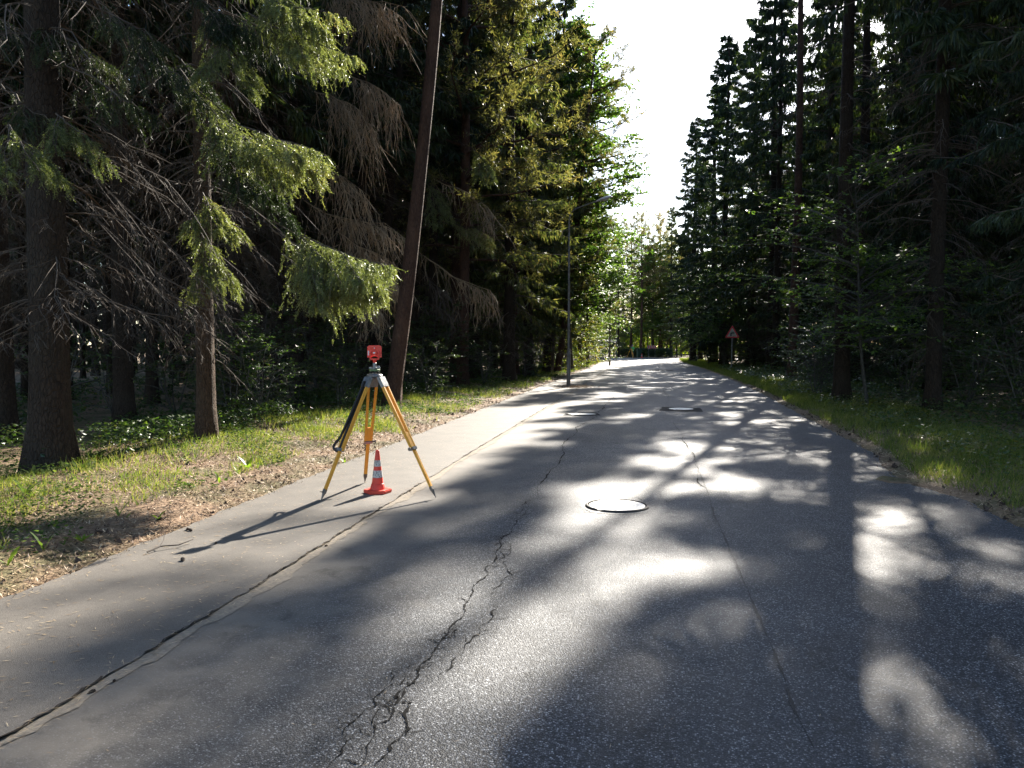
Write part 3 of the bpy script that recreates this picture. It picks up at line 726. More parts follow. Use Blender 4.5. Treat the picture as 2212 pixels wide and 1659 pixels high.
# beyond the bend: tall bare pines and yellow green broad-leaved trees
G_FAR = 'trees beyond the bend'
fx = lambda px, d: (lambda p: (p.x, p.y))(spot(px, 747, d))
FAR = [('pine_a', 1362, 119, 'full pine crown above the surveyor, left of the narrow sky gap', .84),
       ('pine_a', 1391, 127, 'rounded pine crown right below the sky gap', .82),
       ('sunny_a', 1336, 112, 'sunlit spruce beyond the farthest street lamp', .68),
       ('pine_a', 1428, 124, 'dense pine crown just right of the sky gap foot', .9),
       ('sunny_b', 1449, 116, 'greyish spruce between the sky gap and the black spruces', .84),
       ('alder', 1408, 118, 'leafy crown behind the chevron board', .95),
       ('pine_b', 1384, 116, 'tall dark pine trunk rising behind the green wheelie bin', .78),
       ('pine_b', 1412, 122, 'thin leaning pine right of the chevron board', .62),
       ('pine_b', 1424, 119, 'double forked pine seen above the chevron board', .7),
       ('alder', 1398, 126, 'slim dark stemmed tree left of the chevron board', .9),
       ('broad_y', 1440, 122, 'first of the low branched trees right of the chevron board', .8),
       ('broad_y', 1462, 124, 'yellow green tree between black stems near the bend', .85),
       ('alder', 1449, 118, 'bare stemmed tree at the inside of the bend', .8),
       ('alder', 1472, 120, 'bare stemmed tree next to the black spruce trunk at the bend', .8),
       ('broad_y', 1350, 128, 'yellow leaved tree above the surveyor', .85),
       ('broad_y', 1315, 122, 'yellow green tree behind the farthest street lamp', .8),
       ('broad_y', 1372, 138, 'pale tree far behind the surveyor', 1.0),
       ('pine_a', 1345, 142, 'hazy pine crown closing the left of the sky gap', .82),
       ('sunny_b', 1296, 138, 'pointed spruce crown far beyond the lamps', .72),
       ('pine_a', 1400, 150, 'broad pine crown closing the sky gap above the bend', .72),
       ('pine_a', 1432, 146, 'pine crown at the foot of the white sky', .76),
       ('broad_y', 1410, 146, 'yellow shrubby tree behind the chevron board', .85),
       ('edge_c', 1475, 140, 'dark far spruce right of the sky gap', .95),
       ('broad_y', 1500, 128, 'lit broad leaved tree glimpsed right of the black trunk', .85)]
for k, px, d, lab, s_ in FAR:
    x, y = fx(px, d)
    nm = {'p': 'pine_tree', 'e': 'spruce_tree'}.get(k[0], 'leafy_tree')
    tree(k, nm, x, y, lab, G_FAR, sc=s_)

# forest interior
def px_of(x, y):
    dx = x * math.cos(YAW) + y * math.sin(YAW); dy = y * math.cos(YAW) - x * math.sin(YAW)
    return 1106 + dx / max(dy, .1) * FPX * 2212 / 1024
def glimpse(x, y):
    p = px_of(x, y); return any(a < p < b for a, b in ((2070, 2106), (2134, 2156), (1968, 1984), (1906, 1922), (1760, 1772)))
def fill(n, x0, x1, y0, y1, keys, mind, label, group, ok=lambda x, y: True, hs=1.0):
    c = 0; tries = 0; g = random.Random(5)
    while c < n and tries < n * 60:
        tries += 1; x, y = g.uniform(x0, x1), g.uniform(y0, y1)
        if not ok(x, y) or any((x - a) ** 2 + (y - b) ** 2 < mind ** 2 for a, b in occupied): continue
        k = g.choice(keys); occupied.append((x, y)); c += 1
        s_ = g.uniform(.8, 1.15)
        plant(k, 'spruce_tree', x, y, label, 'tree', group, sc=(s_ * g.uniform(.8, 1.1), s_ * g.uniform(.8, 1.1), s_ * (hs if abs(x) < 14.5 else 1.0)))
WD = ['wood_a', 'wood_b', 'wood_c']
fill(105, -34, -9.2, 8, 84, WD, 2.5, 'dark spruce deep in the wood left of the road', 'spruces deep in the left wood')
fill(26, -62, -34, 24, 110, WD, 4.0, 'dark spruce deep in the wood left of the road', 'spruces deep in the left wood', lambda x, y: x > -.9 * y)
fill(124, 8.5, 40, 18, 98, WD + ['edge_c', 'edge_b'], 2.7, 'dark spruce deep in the wood right of the road', 'spruces deep in the right wood', lambda x, y: (x > 15 or not shades_a_gap(x, y, 22, 3.2, 6)) and not glimpse(x, y), hs=.78)
fill(14, -30, 8, 150, 185, ['edge_a', 'edge_b', 'wood_b'], 4.0, 'distant spruce closing the view beyond the bend', 'distant spruces beyond the bend', lambda x, y: abs(x - (-.03 * y)) > 6)

# ------------------------------------------------------------------ understory shrubs, one by one
G_SL, G_SR = 'leafy shrubs under the left trees', 'leafy shrubs under the right trees'
def shrub(key, x, y, label, group, sc=1.0):
    return plant(key, 'sapling' if key == 'sapling' else 'leafy_shrub', x, y, label, 'shrub', group, sc=sc)
SHL = [('shrub_a', 690, 868, 1.0, 'upright leafy shrub with pale glinting leaves left of the tripod head'),
       ('shrub_b', 640, 880, 1.1, 'low shrub at the foot of the upright glinting shrub'),
       ('shrub_a', 505, 905, .9, 'broad leaved shrub just right of the slim sunlit spruce'),
       ('shrub_b', 560, 915, 1.0, 'low shrub in front of the broad leaved shrub by the slim spruce'),
       ('shrub_b', 385, 895, 1.2, 'dark low shrub between the thick and the slim spruce'),
       ('shrub_b', 250, 900, 1.1, 'dim shrub behind the thick spruce trunk'),
       ('shrub_b', 735, 885, .9, 'low shrub behind the left tripod leg'),
       ('shrub_a', 900, 842, 1.1, 'layered shrub right of the leaning pine foot'),
       ('shrub_a', 948, 838, 1.25, 'large layered shrub between leaning pine and lamp post'),
       ('shrub_b', 925, 862, 1.1, 'low shrub at the verge right of the leaning pine'),
       ('shrub_a', 1005, 828, 1.2, 'shrub with glinting leaves halfway to the lamp post'),
       ('shrub_b', 1045, 838, 1.1, 'low shrub with pale leaf glints before the dark trunk'),
       ('shrub_a', 1062, 820, 1.3, 'tall shrub left of the dark trunk near the lamp post'),
       ('shrub_b', 1135, 820, 1.2, 'small shrub right of the dark trunk near the lamp post'),
       ('shrub_y', 1160, 810, 1.0, 'thin yellow green shrub left of the twin trunks'),
       ('shrub_y', 1212, 800, 1.25, 'bright yellow shrub between twin trunks and lamp post'),
       ('shrub_y', 1238, 797, 1.2, 'bright yellow orange shrub directly behind the lamp post'),
       ('shrub_y', 1268, 795, 1.35, 'largest bright yellow green shrub right of the lamp post'),
       ('shrub_a', 1290, 786, 1.2, 'dark green shrub beyond the yellow bushes'),
       ('shrub_y', 1305, 781, 1.1, 'last yellow shrub before the notice board')]
for k, px, py, s_, lab in SHL:
    x, y = gpos(px, py); shrub(k, x, y, lab, G_SL, s_)
SHR = [('shrub_a', 5.6, 28.5, 1.1, 'layered dark shrub right of the leaning twin stems of the maple'),
       ('shrub_a', 6.9, 33.5, 1.3, 'large layered shrub halfway between the maple and the warning sign'),
       ('shrub_a', 7.3, 38.5, 1.35, 'big layered shrub with dull bluish leaves right of the warning sign'),
       ('shrub_a', 7.2, 45.5, 1.4, 'tall shrub just right of the warning sign pole'),
       ('shrub_a', 6.4, 55.5, 1.5, 'shrub filling the space behind the triangle of the warning sign'),
       ('shrub_a', 5.2, 61.5, 1.5, 'shrub left of the warning sign under the black spruces'),
       ('shrub_a', 5.4, 64.5, 1.4, 'dark shrub farther left of the warning sign'),
       ('shrub_y', 5.6, 70.0, 1.3, 'yellow tinged shrub in the shade before the bend'),
       ('shrub_a', 4.9, 77.0, 1.2, 'dark shrub beside the black trunk at the bend'),
       ('shrub_b', 5.0, 26.2, 1.2, 'low shrub at the left foot of the thick verge trunk'),
       ('shrub_b', 6.9, 24.0, 1.3, 'low shrub right of the thick verge trunk'),
       ('shrub_b', 7.4, 20.9, 1.4, 'low shrub with faint bluish leaves under the maple'),
       ('shrub_a', 9.6, 23.6, 1.2, 'dim shrub between the two thick right margin trunks'),
       ('shrub_b', 7.3, 17.6, 1.3, 'low dark shrub at the right margin of the picture'),
       ('shrub_a', 10.6, 18.4, 1.1, 'dim layered shrub at the right margin of the picture'),
       ('shrub_a', 9.0, 28.0, 1.2, 'dim shrub behind the maple stems'),
       ('shrub_a', 9.4, 33.0, 1.2, 'dim shrub deep behind the large layered one')]
for k, x, y, s_, lab in SHR: shrub(k, x, y, lab, G_SR, s_)
gs = random.Random(3)
for i in range(46):
    y = gs.uniform(13, 80); x = gs.uniform(-9.2 - y * .22, -8.4)
    shrub(gs.choice(['shrub_b', 'sapling', 'shrub_a', 'shrub_b']), x, y, 'dim shrub in the shade of the left wood', 'dim shrubs deep in the left wood', gs.uniform(.7, 1.3))
for i in range(46):
    y = gs.uniform(18, 85); x = gs.uniform(8.4, 10 + y * .25)
    if glimpse(x, y): continue
    shrub(gs.choice(['shrub_b', 'shrub_a', 'shrub_a']), x, y, 'dim shrub in the shade of the right wood', 'dim shrubs deep in the right wood', gs.uniform(.8, 1.5))
for i in range(9):
    y = 30 + i * 6.3; x = 8.4 + gs.uniform(-.5, 1.2)
    plant('young', 'young_spruce', x, y, 'young spruce standing among the shrubs under the right trees', 'tree', 'young spruces under the right trees', sc=gs.uniform(.45, .8))

# ------------------------------------------------------------------ bushes in the light behind the right wood, and the pale yellow house
for i in range(40):
    a = i / 39.0; px = 1640 + 590 * a; d = 64 + 7 * math.sin(i * 2.1) + (16 if i % 3 == 0 else 0)
    p = spot(px, 747, d)
    if p.x < 21 or (2050 < px < 2170): continue
    plant(['broad_y', 'shrub_y', 'broad_y', 'shrub_y', 'shrub_a'][i % 5], 'leafy_tree' if i % 5 in (0, 2) else 'leafy_shrub', p.x, p.y, 'sunlit bush glimpsed between trunks behind the right wood', 'shrub', 'sunlit bushes behind the right wood', sc=(.75 if i % 5 in (0, 2) else 1.5))
hp = spot(2128, 747, 66)
M['plaster'] = plain('yellow_plaster', (.62, .58, .30), .85, var=.08, scale=2)
M['plinth'] = plain('brown_plinth', (.25, .13, .09), .85, var=.2, scale=8)
M['roof'] = plain('dark_roof', (.12, .05, .04), .8)
M['glass'] = plain('window_glass', (.03, .035, .04), .08)
M['white'] = plain('white_paint', (.7, .7, .68), .5, var=.05)
house = thing('house', (hp.x, hp.y, -.2), 'pale yellow house with brown plinth, seen in slivers between the right hand trunks', 'house', rz=YAW - R(32))
MB().box((0, 4, 4.6), (15, 8, 5.4)).build('wall', M['plaster'], house)
MB().box((0, 4, .95), (15.1, 8.1, 1.9)).build('plinth', M['plinth'], house)
rf = MB()
for s_ in (-1, 1):
    rf.box((0, 4 + s_ * 2.25, 8.5), (15.8, 5.3, .18), Matrix.Rotation(s_ * R(-28), 3, 'X'))
rf.build('roof', M['roof'], house)
for i in range(4):
    for zz in (3.4, 5.9):
        w_ = MB().box((-5.4 + i * 3.6, -.02, zz), (1.2, .1, 1.4)).build('window', M['white'], house)
        MB().box((-5.4 + i * 3.6, -.075, zz), (1.0, .02, 1.2)).build('pane', M['glass'], w_)

# ------------------------------------------------------------------ woods too far or too dense to tell apart: layered sprays, one mass
def mass(name, label, centres, rad, zmax, n, size, mat, seed):
    g = np.random.default_rng(seed); c = np.array(centres, float)
    i = g.integers(0, len(c), n); top = (zmax * (.75 + .25 * np.sin(np.arange(len(c)) * 2.3) ** 2))[i] if True else zmax
    h = g.random(n) ** .8; r = rad * (1.1 - .75 * h) * np.sqrt(g.random(n)); a = g.random(n) * 6.283
    p = np.stack([c[i, 0] + r * np.cos(a), c[i, 1] + r * np.sin(a), h * top], -1)
    d = norm(np.stack([np.cos(a), np.sin(a), -1.1 + 0 * a], -1) + g.normal(size=(n, 3)) * .4)
    v, f = kites(p, d, rand_perp(d, g), size * g.uniform(.5, 1.3, n), size * .45 * g.uniform(.6, 1.2, n), .4, .2)
    return tag(link(name, npmesh(name, v, f, M[mat])), label, 'woods', kind='stuff')
cl = []
for k in range(70):
    a = R(-100) + k / 69 * R(104); cl.append((math.sin(a) * 66 - 4 + 3 * math.sin(k * 1.9), max(2, math.cos(a) * 66 + 20) + 4 * math.cos(k * 2.7)))
cl = [c for c in cl if c[0] < -12]
mass('far_woods', 'dark closed wood far behind the left trees', cl, 4.6, 17, 36000, 1.3, 'needle', 3)
cl = [(x + 2 * math.sin(x), 190 + 5 * math.cos(x * .7)) for x in range(-110, -14, 4)] + [(x + 2 * math.sin(x), 185 + 5 * math.cos(x * .7)) for x in range(8, 120, 4)]
mass('far_woods', 'distant wood closing the horizon beyond the bend', cl, 5, 19, 16000, 1.7, 'needle', 4)
cl = [(x + 2 * math.sin(x), 175 + 3 * math.cos(x * .7)) for x in range(-14, 12, 3)]
mass('far_woods', 'low distant greenery under the sky gap', cl, 4, 9, 9000, .9, 'leaf_yellow', 5)
cl = [(x + 1.5 * math.sin(x), 131 + 4 * math.cos(x * .9)) for x in range(-24, 22, 2)]
mass('far_woods', 'sunlit yellow green thicket behind the hedge at the bend', cl, 3.0, 6.5, 20000, .42, 'leaf_yellow', 8)
cl = [(68 + 3 * math.sin(k), 10 + k * 4.2) for k in range(34)]
mass('far_woods', 'sunlit greenery far behind the right wood', cl, 4.5, 15, 18000, 1.2, 'leaf_yellow', 6)

# ------------------------------------------------------------------ ground cover
def scatter(n, x0, x1, y0, y1, edge=None, dmin=0, dmax=99, g=rng, ypow=1.0):
    x = g.uniform(x0, x1, n); y = y0 + (y1 - y0) * g.random(n) ** ypow
    if edge == 'L': d = xl(y) - x
    elif edge == 'R': d = x - xr(y)
    else: d = np.full(n, 1.0)
    k = (d > dmin) & (d < dmax); return x[k], y[k], d[k]
def patchy(x, y, s, th, seed=0.0, soft=.25):
    v = np.sin(x * s + seed) * np.cos(y * s * .83 + seed * 2) + .6 * np.sin(x * s * 2.7 + y * s * 1.9 + seed) + .35 * np.sin(y * s * 5.1 - x * s * 3.3 + seed)
    return rng.random(len(x)) < np.clip((v - th) / soft, 0, 1)
def flat_dirs(n, zr=.15):
    a = rng.random(n) * 6.283; return norm(np.stack([np.cos(a), np.sin(a), rng.normal(size=n) * zr], -1))
def stuffmesh(name, geo, mat, label, cat='ground cover', zz=None):
    return tag(link(name, npmesh(name, *geo, M[mat])), label, cat, kind='stuff')
def litter(n, x0, x1, y0, y1, edge, dmin, dmax, L, w, lift=.03, ypow=1.6, th=None, seed=0):
    x, y, d = scatter(n, x0, x1, y0, y1, edge, dmin, dmax, ypow=ypow)
    if th is not None: k = patchy(x, y, .9, th, seed, 1.5); x, y = x[k], y[k]
    z = ground_z(x, y) + rng.random(len(x)) * lift; dd = flat_dirs(len(x), .42)
    sc = 1 + y * .03
    return kites(np.stack([x, y, z], -1), dd, norm(np.cross(dd, [0, 0, 1.0]) + rng.normal(size=dd.shape) * .3), L * rng.uniform(.5, 1.4, len(x)) * sc ** .5, w * sc * rng.uniform(.7, 1.3, len(x)), .5)
def blades(n, x0, x1, y0, y1, edge, dmin, dmax, L, w, th, seed, ypow=1.6, lean=.45, freq=1.3):
    x, y, d = scatter(n, x0, x1, y0, y1, edge, dmin, dmax, ypow=ypow)
    k = patchy(x, y, freq, th, seed, .9); x, y = x[k], y[k]
    dd = norm(np.array([0, 0, 1.0]) + rng.normal(size=(len(x), 3)) * lean); sc = 1 + y * .035
    return kites(np.stack([x, y, ground_z(x, y) - .01], -1), dd, rand_perp(dd), L * rng.uniform(.4, 1.4, len(x)) * sc ** .25, w * sc, .35, .3)
def herbs(n, x0, x1, y0, y1, edge, dmin, dmax, s, th, seed, ypow=1.6, zmax=.14, freq=1.6):
    x, y, d = scatter(n, x0, x1, y0, y1, edge, dmin, dmax, ypow=ypow)
    k = patchy(x, y, freq, th, seed, .8); x, y = x[k], y[k]; m = len(x)
    dd = flat_dirs(m, .3); nr = norm(np.array([0, 0, 1.0]) + rng.normal(size=(m, 3)) * .35); sc = (1 + y * .03)
    L = s * rng.uniform(.5, 1.4, m) * sc
    return kites(np.stack([x, y, ground_z(x, y) + .01 + rng.random(m) * zmax], -1), dd, norm(np.cross(dd, nr)), L, L * .65, .45, .15)
stuffmesh('needle_litter', cat_geo([litter(90000, -9.5, -4.1, 2.2, 16, 'L', -.12, 4.5, .055, .0075),
    litter(26000, -10, -4.1, 16, 70, 'L', -.15, 4.5, .06, .008, .05), litter(22000, -8, -4.0, 2.2, 40, 'L', -.22, .5, .05, .008, .03, 1.8),
    litter(16000, -4.5, -4.1, 2.2, 60, 'L', -.3, .1, .05, .006, .02, 1.8)]), 'litter', 'brown fallen needles covering the left verge')
stuffmesh('needle_litter', cat_geo([litter(42000, 3, 9, 4, 60, 'R', -.12, 2.6, .06, .007, .04), litter(16000, 3, 5, 5, 20, 'R', -.2, .6, .05, .006, .03, 1.2)]), 'litter', 'brown fallen needles along the right road edge')
stuffmesh('grass', cat_geo([blades(80000, -9, -4.3, 3, 17, 'L', .8, 4.0, .085, .006, -.35, 1.0),
    blades(60000, -10.5, -4.3, 14, 80, 'L', .25, 3.9, .13, .007, -.5, 2.0, 1.3),
    blades(26000, -9.5, -6, 3, 30, 'L', 1.8, 4.4, .17, .006, .1, 4.0)]), 'grass', 'sparse sunlit grass on the left verge')
stuffmesh('grass', cat_geo([blades(90000, 3.2, 7.2, 5, 40, 'R', .22, 2.8, .13, .007, -1.4, 3.0, 1.4),
    blades(60000, 3, 7.5, 35, 100, 'R', .12, 2.8, .13, .007, -1.2, 3.4, 1.2)]), 'grass', 'lush green grass strip along the right verge')
stuffmesh('ground_herbs', cat_geo([herbs(42000, -9.5, -4.4, 2.5, 20, 'L', .5, 4.8, .034, -.1, 5.0), herbs(36000, -10.5, -4.4, 18, 75, 'L', .3, 5, .045, -.4, 6.0)]), 'herb', 'small pale glinting leaves low on the left verge')
stuffmesh('ground_herbs', cat_geo([herbs(60000, -26, -7.8, 6, 55, None, 0, 9, .06, -.3, 7.0, 1.4, .35, .8), herbs(26000, -10.5, -7.4, 6, 30, None, 0, 9, .05, -.6, 8.0, 1.2, .4, .8)]), 'leaf', 'dark low undergrowth on the floor of the left wood')
stuffmesh('ground_herbs', cat_geo([herbs(46000, 4, 9, 6, 60, 'R', .8, 5, .045, -.7, 9.0, 1.4, .28), herbs(50000, 6, 26, 9, 70, None, 0, 9, .06, -.5, 10.0, 1.3, .5, .8)]), 'leaf', 'low leafy undergrowth behind the right grass strip')

def on_path(n, x0, x1, y0, y1, L, w, z=.017, ypow=1.4):
    x = rng.uniform(0, 1, n); y = y0 + (y1 - y0) * rng.random(n) ** ypow
    X = x0(y) + (x1(y) - x0(y)) * x; a = rng.normal(.55, .8, n)
    dd = norm(np.stack([np.cos(a), np.sin(a), 0 * a], -1)); sc = 1 + y * .05
    return kites(np.stack([X, y, np.full(n, z)], -1), dd, np.cross(dd, [0, 0, 1.0]), L * rng.uniform(.5, 1.3, n), w * sc * rng.uniform(.7, 1.3, n), .5)
M['needle_pale'] = leafmat('pale_fallen_needles', [(.1, (.2, .12, .06)), (.5, (.42, .31, .18)), (1, (.6, .5, .36))], .5, 0, .5)
stuffmesh('fallen_needles', on_path(2600, xl, xs, 2.2, 26, .05, .0045), 'needle_pale', 'pale pine needles strewn on the side path', 'needles')
stuffmesh('fallen_needles', cat_geo([on_path(1300, lambda y: xs(y) - .02, lambda y: xs(y) + .09, 1.8, 30, .06, .003, .02, 1.3), on_path(260, lambda y: xs(y), lambda y: xs(y) + 3.5, 2, 20, .04, .0026, .006)]), 'needle_pale', 'dry needles caught in the joint between path and road', 'needles')

# ------------------------------------------------------------------ the sunlit and the dry boughs that reach out over the verge
def bough(pix, d0, d1, twl, parent, mat='needle_lit', n=60, msp=10, spL=.125, spW=.032, hang=.9, seed=1, brush=12, dead=False, rad=.012):
    """a limb through picture points at distances d0..d1, hung with needle shoots (or, dead, with dry twigs)"""
    g = np.random.default_rng(seed); k = len(pix)
    pts = np.array([tuple(spot(px, py, d0 + (d1 - d0) * i / (k - 1))) for i, (px, py) in enumerate(pix)])
    tt = np.linspace(0, k - 1, 9); P = np.stack([np.interp(tt, np.arange(k), pts[:, j]) for j in range(3)], -1)[None]
    P[:, 1:-1] += g.normal(size=(1, 7, 3)) * .02
    # the limb forks into a few near-parallel side limbs
    side = norm(np.cross(P[0, -1] - P[0, 0], [0, 0, 1.0]))
    allP = [P]
    for j in range(5):
        o = (j % 2 * 2 - 1) * side * g.uniform(.15, .5); f = g.uniform(.0, .5)
        q, _ = sample(P, np.zeros(9, int), f + (1 - f) * np.linspace(0, 1, 9) * g.uniform(.55, .9))
        allP.append((q + o * np.linspace(0, 1, 9)[:, None] - np.array([0, 0, 1]) * np.linspace(0, 1, 9)[:, None] ** 1.5 * g.uniform(.05, .35))[None])
    A = np.concatenate(allP); B = len(A)
    wood = tubes(A, np.linspace(rad, rad * .3, 9)[None] * np.concatenate([[1], np.full(B - 1, .5)])[:, None], 5)
    nm = bpy.data.objects
    if dead:
        n = max(6, int(n * .72)); m = n * B; idx = np.repeat(np.arange(B), n); q, tn = sample(A, idx, g.random(m))
        d = norm(np.array([0, 0, -1.0]) * g.uniform(.5, 1.2, (m, 1)) + tn * g.uniform(-.1, .9, (m, 1)) + g.normal(size=(m, 3)) * .28)
        L = twl * g.uniform(.25, 1.15, m); u = np.linspace(0, 1, 5)[None, :]
        T = q[:, None, :] + d[:, None, :] * (L[:, None] * u)[..., None]; T[:, 1:] += np.cumsum(g.normal(size=(m, 4, 3)) * (L * .05)[:, None, None], 1)
        T[..., 2] -= L[:, None] * .25 * u ** 2
        geo = [wood, tubes(T, np.full((m, 5), .00032 * d0) * np.array([1.3, 1.1, .9, .7, .4]), 3)]
        j = np.repeat(np.arange(m), 5); q2, t2 = sample(T, j, g.random(m * 5))
        d2 = norm(t2 * .8 + g.normal(size=(m * 5, 3)) * .4 - np.array([0, 0, .4])); geo.append(kites(q2, d2, rand_perp(d2, g), L[j] * g.uniform(.15, .4, m * 5), np.full(m * 5, .0006 * d0), .3))
        o = link('dry_bough', npmesh('dry_bough', *cat_geo(geo), M[mat]), None, parent); fol = o; wo_ = None
    else:
        n = max(5, int(n * .95))
        tw, geo = spruce_sprays(A, n, msp, spL, spW, hang, .05, twl, g, Llimb=np.full(B, 1.0), brush=brush)
        i3 = np.linspace(0, len(tw) - 1, min(len(tw), 400)).astype(int)
        wood = cat_geo([wood, tubes(tw[i3], np.full((len(i3), 4), .003), 3)])
        wo_ = link('bough', npmesh('bough', *wood, M['twig']), None, parent)
        fol = link('bough_needles', npmesh('bough_needles', *geo, M[mat]), None, parent)
    bpy.context.view_layer.update()
    inv = parent.matrix_world.inverted()
    for o in (fol, wo_):
        if o is not None: o.data.transform(inv)
by = {o['label']: o for o in scn.objects if o.get('category') == 'tree'}
def named(txt): return next(o for l, o in by.items() if l.startswith(txt))
T2 = T_SLIM
B2 = lambda f: [((x) * .3528 * 1.0, (y) * .3528) for x, y in f]
R8 = lambda f: [((1000 + x / 1.8433) / 1.7938, (500 + y / 1.8433) / 1.7938) for x, y in f]
R5 = lambda f: [((1300 + x / 1.58) / 1.7938, (y / 1.58) / 1.7938) for x, y in f]
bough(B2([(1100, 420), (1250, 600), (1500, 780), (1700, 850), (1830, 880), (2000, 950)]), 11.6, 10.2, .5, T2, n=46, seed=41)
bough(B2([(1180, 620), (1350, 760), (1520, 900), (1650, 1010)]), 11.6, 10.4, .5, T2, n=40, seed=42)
bough(B2([(1200, 850), (1420, 980), (1580, 1120), (1650, 1230)]), 11.5, 10.6, .5, T2, n=36, seed=43, mat='needle')
bough(R8([(60, 640), (350, 790), (600, 880), (780, 955), (950, 970)]), 11.4, 10.0, .5, T2, n=48, seed=44)
bough(R8([(100, 720), (330, 860), (520, 980), (700, 1040), (860, 1060)]), 11.4, 10.2, .55, T2, n=48, seed=45)
bough(R8([(180, 900), (360, 1020), (520, 1100), (640, 1160)]), 11.2, 10.3, .45, T2, n=36, seed=46)
bough(B2([(1240, 110), (1330, 220), (1400, 330), (1430, 420)]), 11.8, 11.0, .4, T2, n=22, seed=47)
bough(B2([(1240, 1180), (1280, 1280), (1330, 1400)]), 11.8, 11.4, .35, T2, n=18, seed=48)
bough([(432, 500), (452, 560), (470, 615)], 11.9, 11.5, .35, T2, n=22, seed=49)
bough([(500, -60), (590, -20), (650, 12), (744, 34)], 12.2, 10.8, .6, T2, n=44, seed=50)
bough([(520, 20), (600, 60), (680, 90), (768, 122)], 12.2, 11.0, .6, T2, n=44, seed=51)
bough([(380, -40), (450, 10), (500, 50), (540, 70)], 12.0, 11.4, .5, T2, n=26, seed=52, mat='needle')
bough([(380, 120), (430, 170), (480, 230)], 12.0, 11.6, .45, T2, n=22, seed=53, mat='needle')
for i, (x, y) in enumerate([(20, 60), (150, 90), (260, 40), (330, 130), (60, 230), (230, 190)]):
    bough([(x - 60, y - 50), (x, y), (x + 70, y + 45)], 11, 10.4, .5, T_BIG, n=20, seed=60 + i, mat='needle', brush=5)
bough([(20, 270), (50, 320), (85, 370)], 9.2, 8.9, .35, T_BIG, n=16, seed=70)
bough([(120, 245), (150, 270), (185, 290)], 10, 9.8, .25, T_BIG, n=9, seed=71)
HV = named('full spruce hung'); N5 = named('straight dark spruce right'); GL = named('grey brown spruce'); ST = named('thin spruce trunk between'); PD = named('dark spruce at the edge')
bough(R8([(1170, 330), (1260, 440), (1300, 580), (1290, 700)]), 31.0, 29.0, 0.78, N5, n=18, seed=80, spL=.2, spW=.07, brush=5)
bough(R8([(1340, 640), (1440, 690), (1560, 710), (1650, 760), (1655, 870)]), 31.0, 29.0, 0.82, N5, n=20, seed=81, spL=.2, spW=.07, brush=5)
bough(R8([(1450, 20), (1560, 120), (1620, 260), (1670, 380)]), 37.0, 35.0, 0.84, HV, n=24, seed=82, spL=.22, spW=.075, brush=5)
bough(R8([(1560, -40), (1640, 0), (1740, 20), (1790, 90)]), 37.0, 35.0, 1.01, HV, n=24, seed=83, spL=.22, spW=.075, brush=5)
bough(R5([(640, 240), (760, 190), (860, 120), (930, 130)]), 37.0, 35.0, 1.35, HV, n=26, seed=84, spL=.22, spW=.075, brush=5)
bough(R5([(800, 420), (900, 430), (1010, 480), (1100, 520), (1160, 500)]), 37.0, 35.0, 1.51, HV, n=30, seed=85, spL=.22, spW=.075, brush=5)
bough(R5([(900, 230), (1000, 220), (1080, 230), (1130, 280)]), 37.0, 35.0, 1.51, HV, n=28, seed=86, spL=.22, spW=.075, brush=5)
bough(R5([(830, 900), (900, 980), (960, 1100)]), 31.0, 29.0, 0.78, N5, n=18, seed=87, spL=.2, spW=.07, brush=5)
# dry boughs
D = dict(dead=True, mat='twig_red')
bough(R5([(0, 440), (180, 500), (290, 560), (380, 640)]), 24.5, 22.5, 1.23, ST, n=26, seed=90, rad=.018, **D)
bough(R8([(330, 510), (480, 600), (700, 655), (900, 680), (1060, 790)]), 24.5, 22.5, 0.96, ST, n=34, seed=91, rad=.018, **D)
bough(R8([(420, 240), (520, 300), (640, 380), (720, 470)]), 24.5, 22.5, 1.14, ST, n=24, seed=92, rad=.018, **D)
bough(R8([(560, 730), (700, 830), (840, 900), (920, 960)]), 24.5, 22.5, 1.05, ST, n=26, seed=93, rad=.018, **D)
bough(R8([(640, 1080), (740, 1170), (840, 1250), (850, 1330)]), 24.5, 22.5, 0.82, ST, n=22, seed=94, rad=.018, **D)
bough(R8([(860, 1000), (930, 1070), (1000, 1180)]), 25.0, 23.0, 0.80, GL, n=20, seed=95, rad=.018, **D)
bough(R8([(1120, 860), (1270, 960), (1400, 1060), (1560, 1120), (1680, 1160), (1715, 1260)]), 31.0, 29.0, 1.09, N5, n=18, seed=96, rad=.018, **D)
bough(R8([(1200, 330), (1350, 400), (1500, 450), (1640, 560), (1770, 740)]), 31.0, 29.0, 0.98, N5, n=18, seed=97, rad=.018, **D)
bough(R5([(-60, -30), (100, 0), (260, 10), (420, 40)]), 24.5, 22.5, 1.47, ST, n=34, seed=98, rad=.018, **D)
bough(R5([(-140, 560), (0, 600), (130, 660), (210, 800)]), 24.5, 22.5, 1.58, ST, n=26, seed=99, rad=.018, **D)
bough(R8([(1100, 900), (1210, 1080), (1330, 1160), (1500, 1190)]), 31.0, 29.0, 0.86, N5, n=12, seed=100, dead=True, mat='twig')
bough(R8([(1110, 1220), (1250, 1260), (1400, 1290), (1540, 1350)]), 31.0, 29.0, 0.69, N5, n=12, seed=101, dead=True, mat='twig')
bough([(180, 250), (290, 330), (400, 430), (470, 560)], 11.8, 11.0, .5, T2, n=14, seed=102, dead=True, mat='twig')
bough([(150, 330), (260, 430), (350, 520), (470, 640)], 11.3, 10.8, .45, T_BIG, n=14, seed=103, dead=True, mat='twig')
bough([(160, 430), (300, 560), (380, 620), (520, 660)], 11.3, 10.8, .45, T_BIG, n=14, seed=104, dead=True, mat='twig')
bough([(165, 520), (300, 600), (400, 650), (560, 700)], 11.3, 11.0, .4, T_BIG, n=14, seed=105, dead=True, mat='twig')
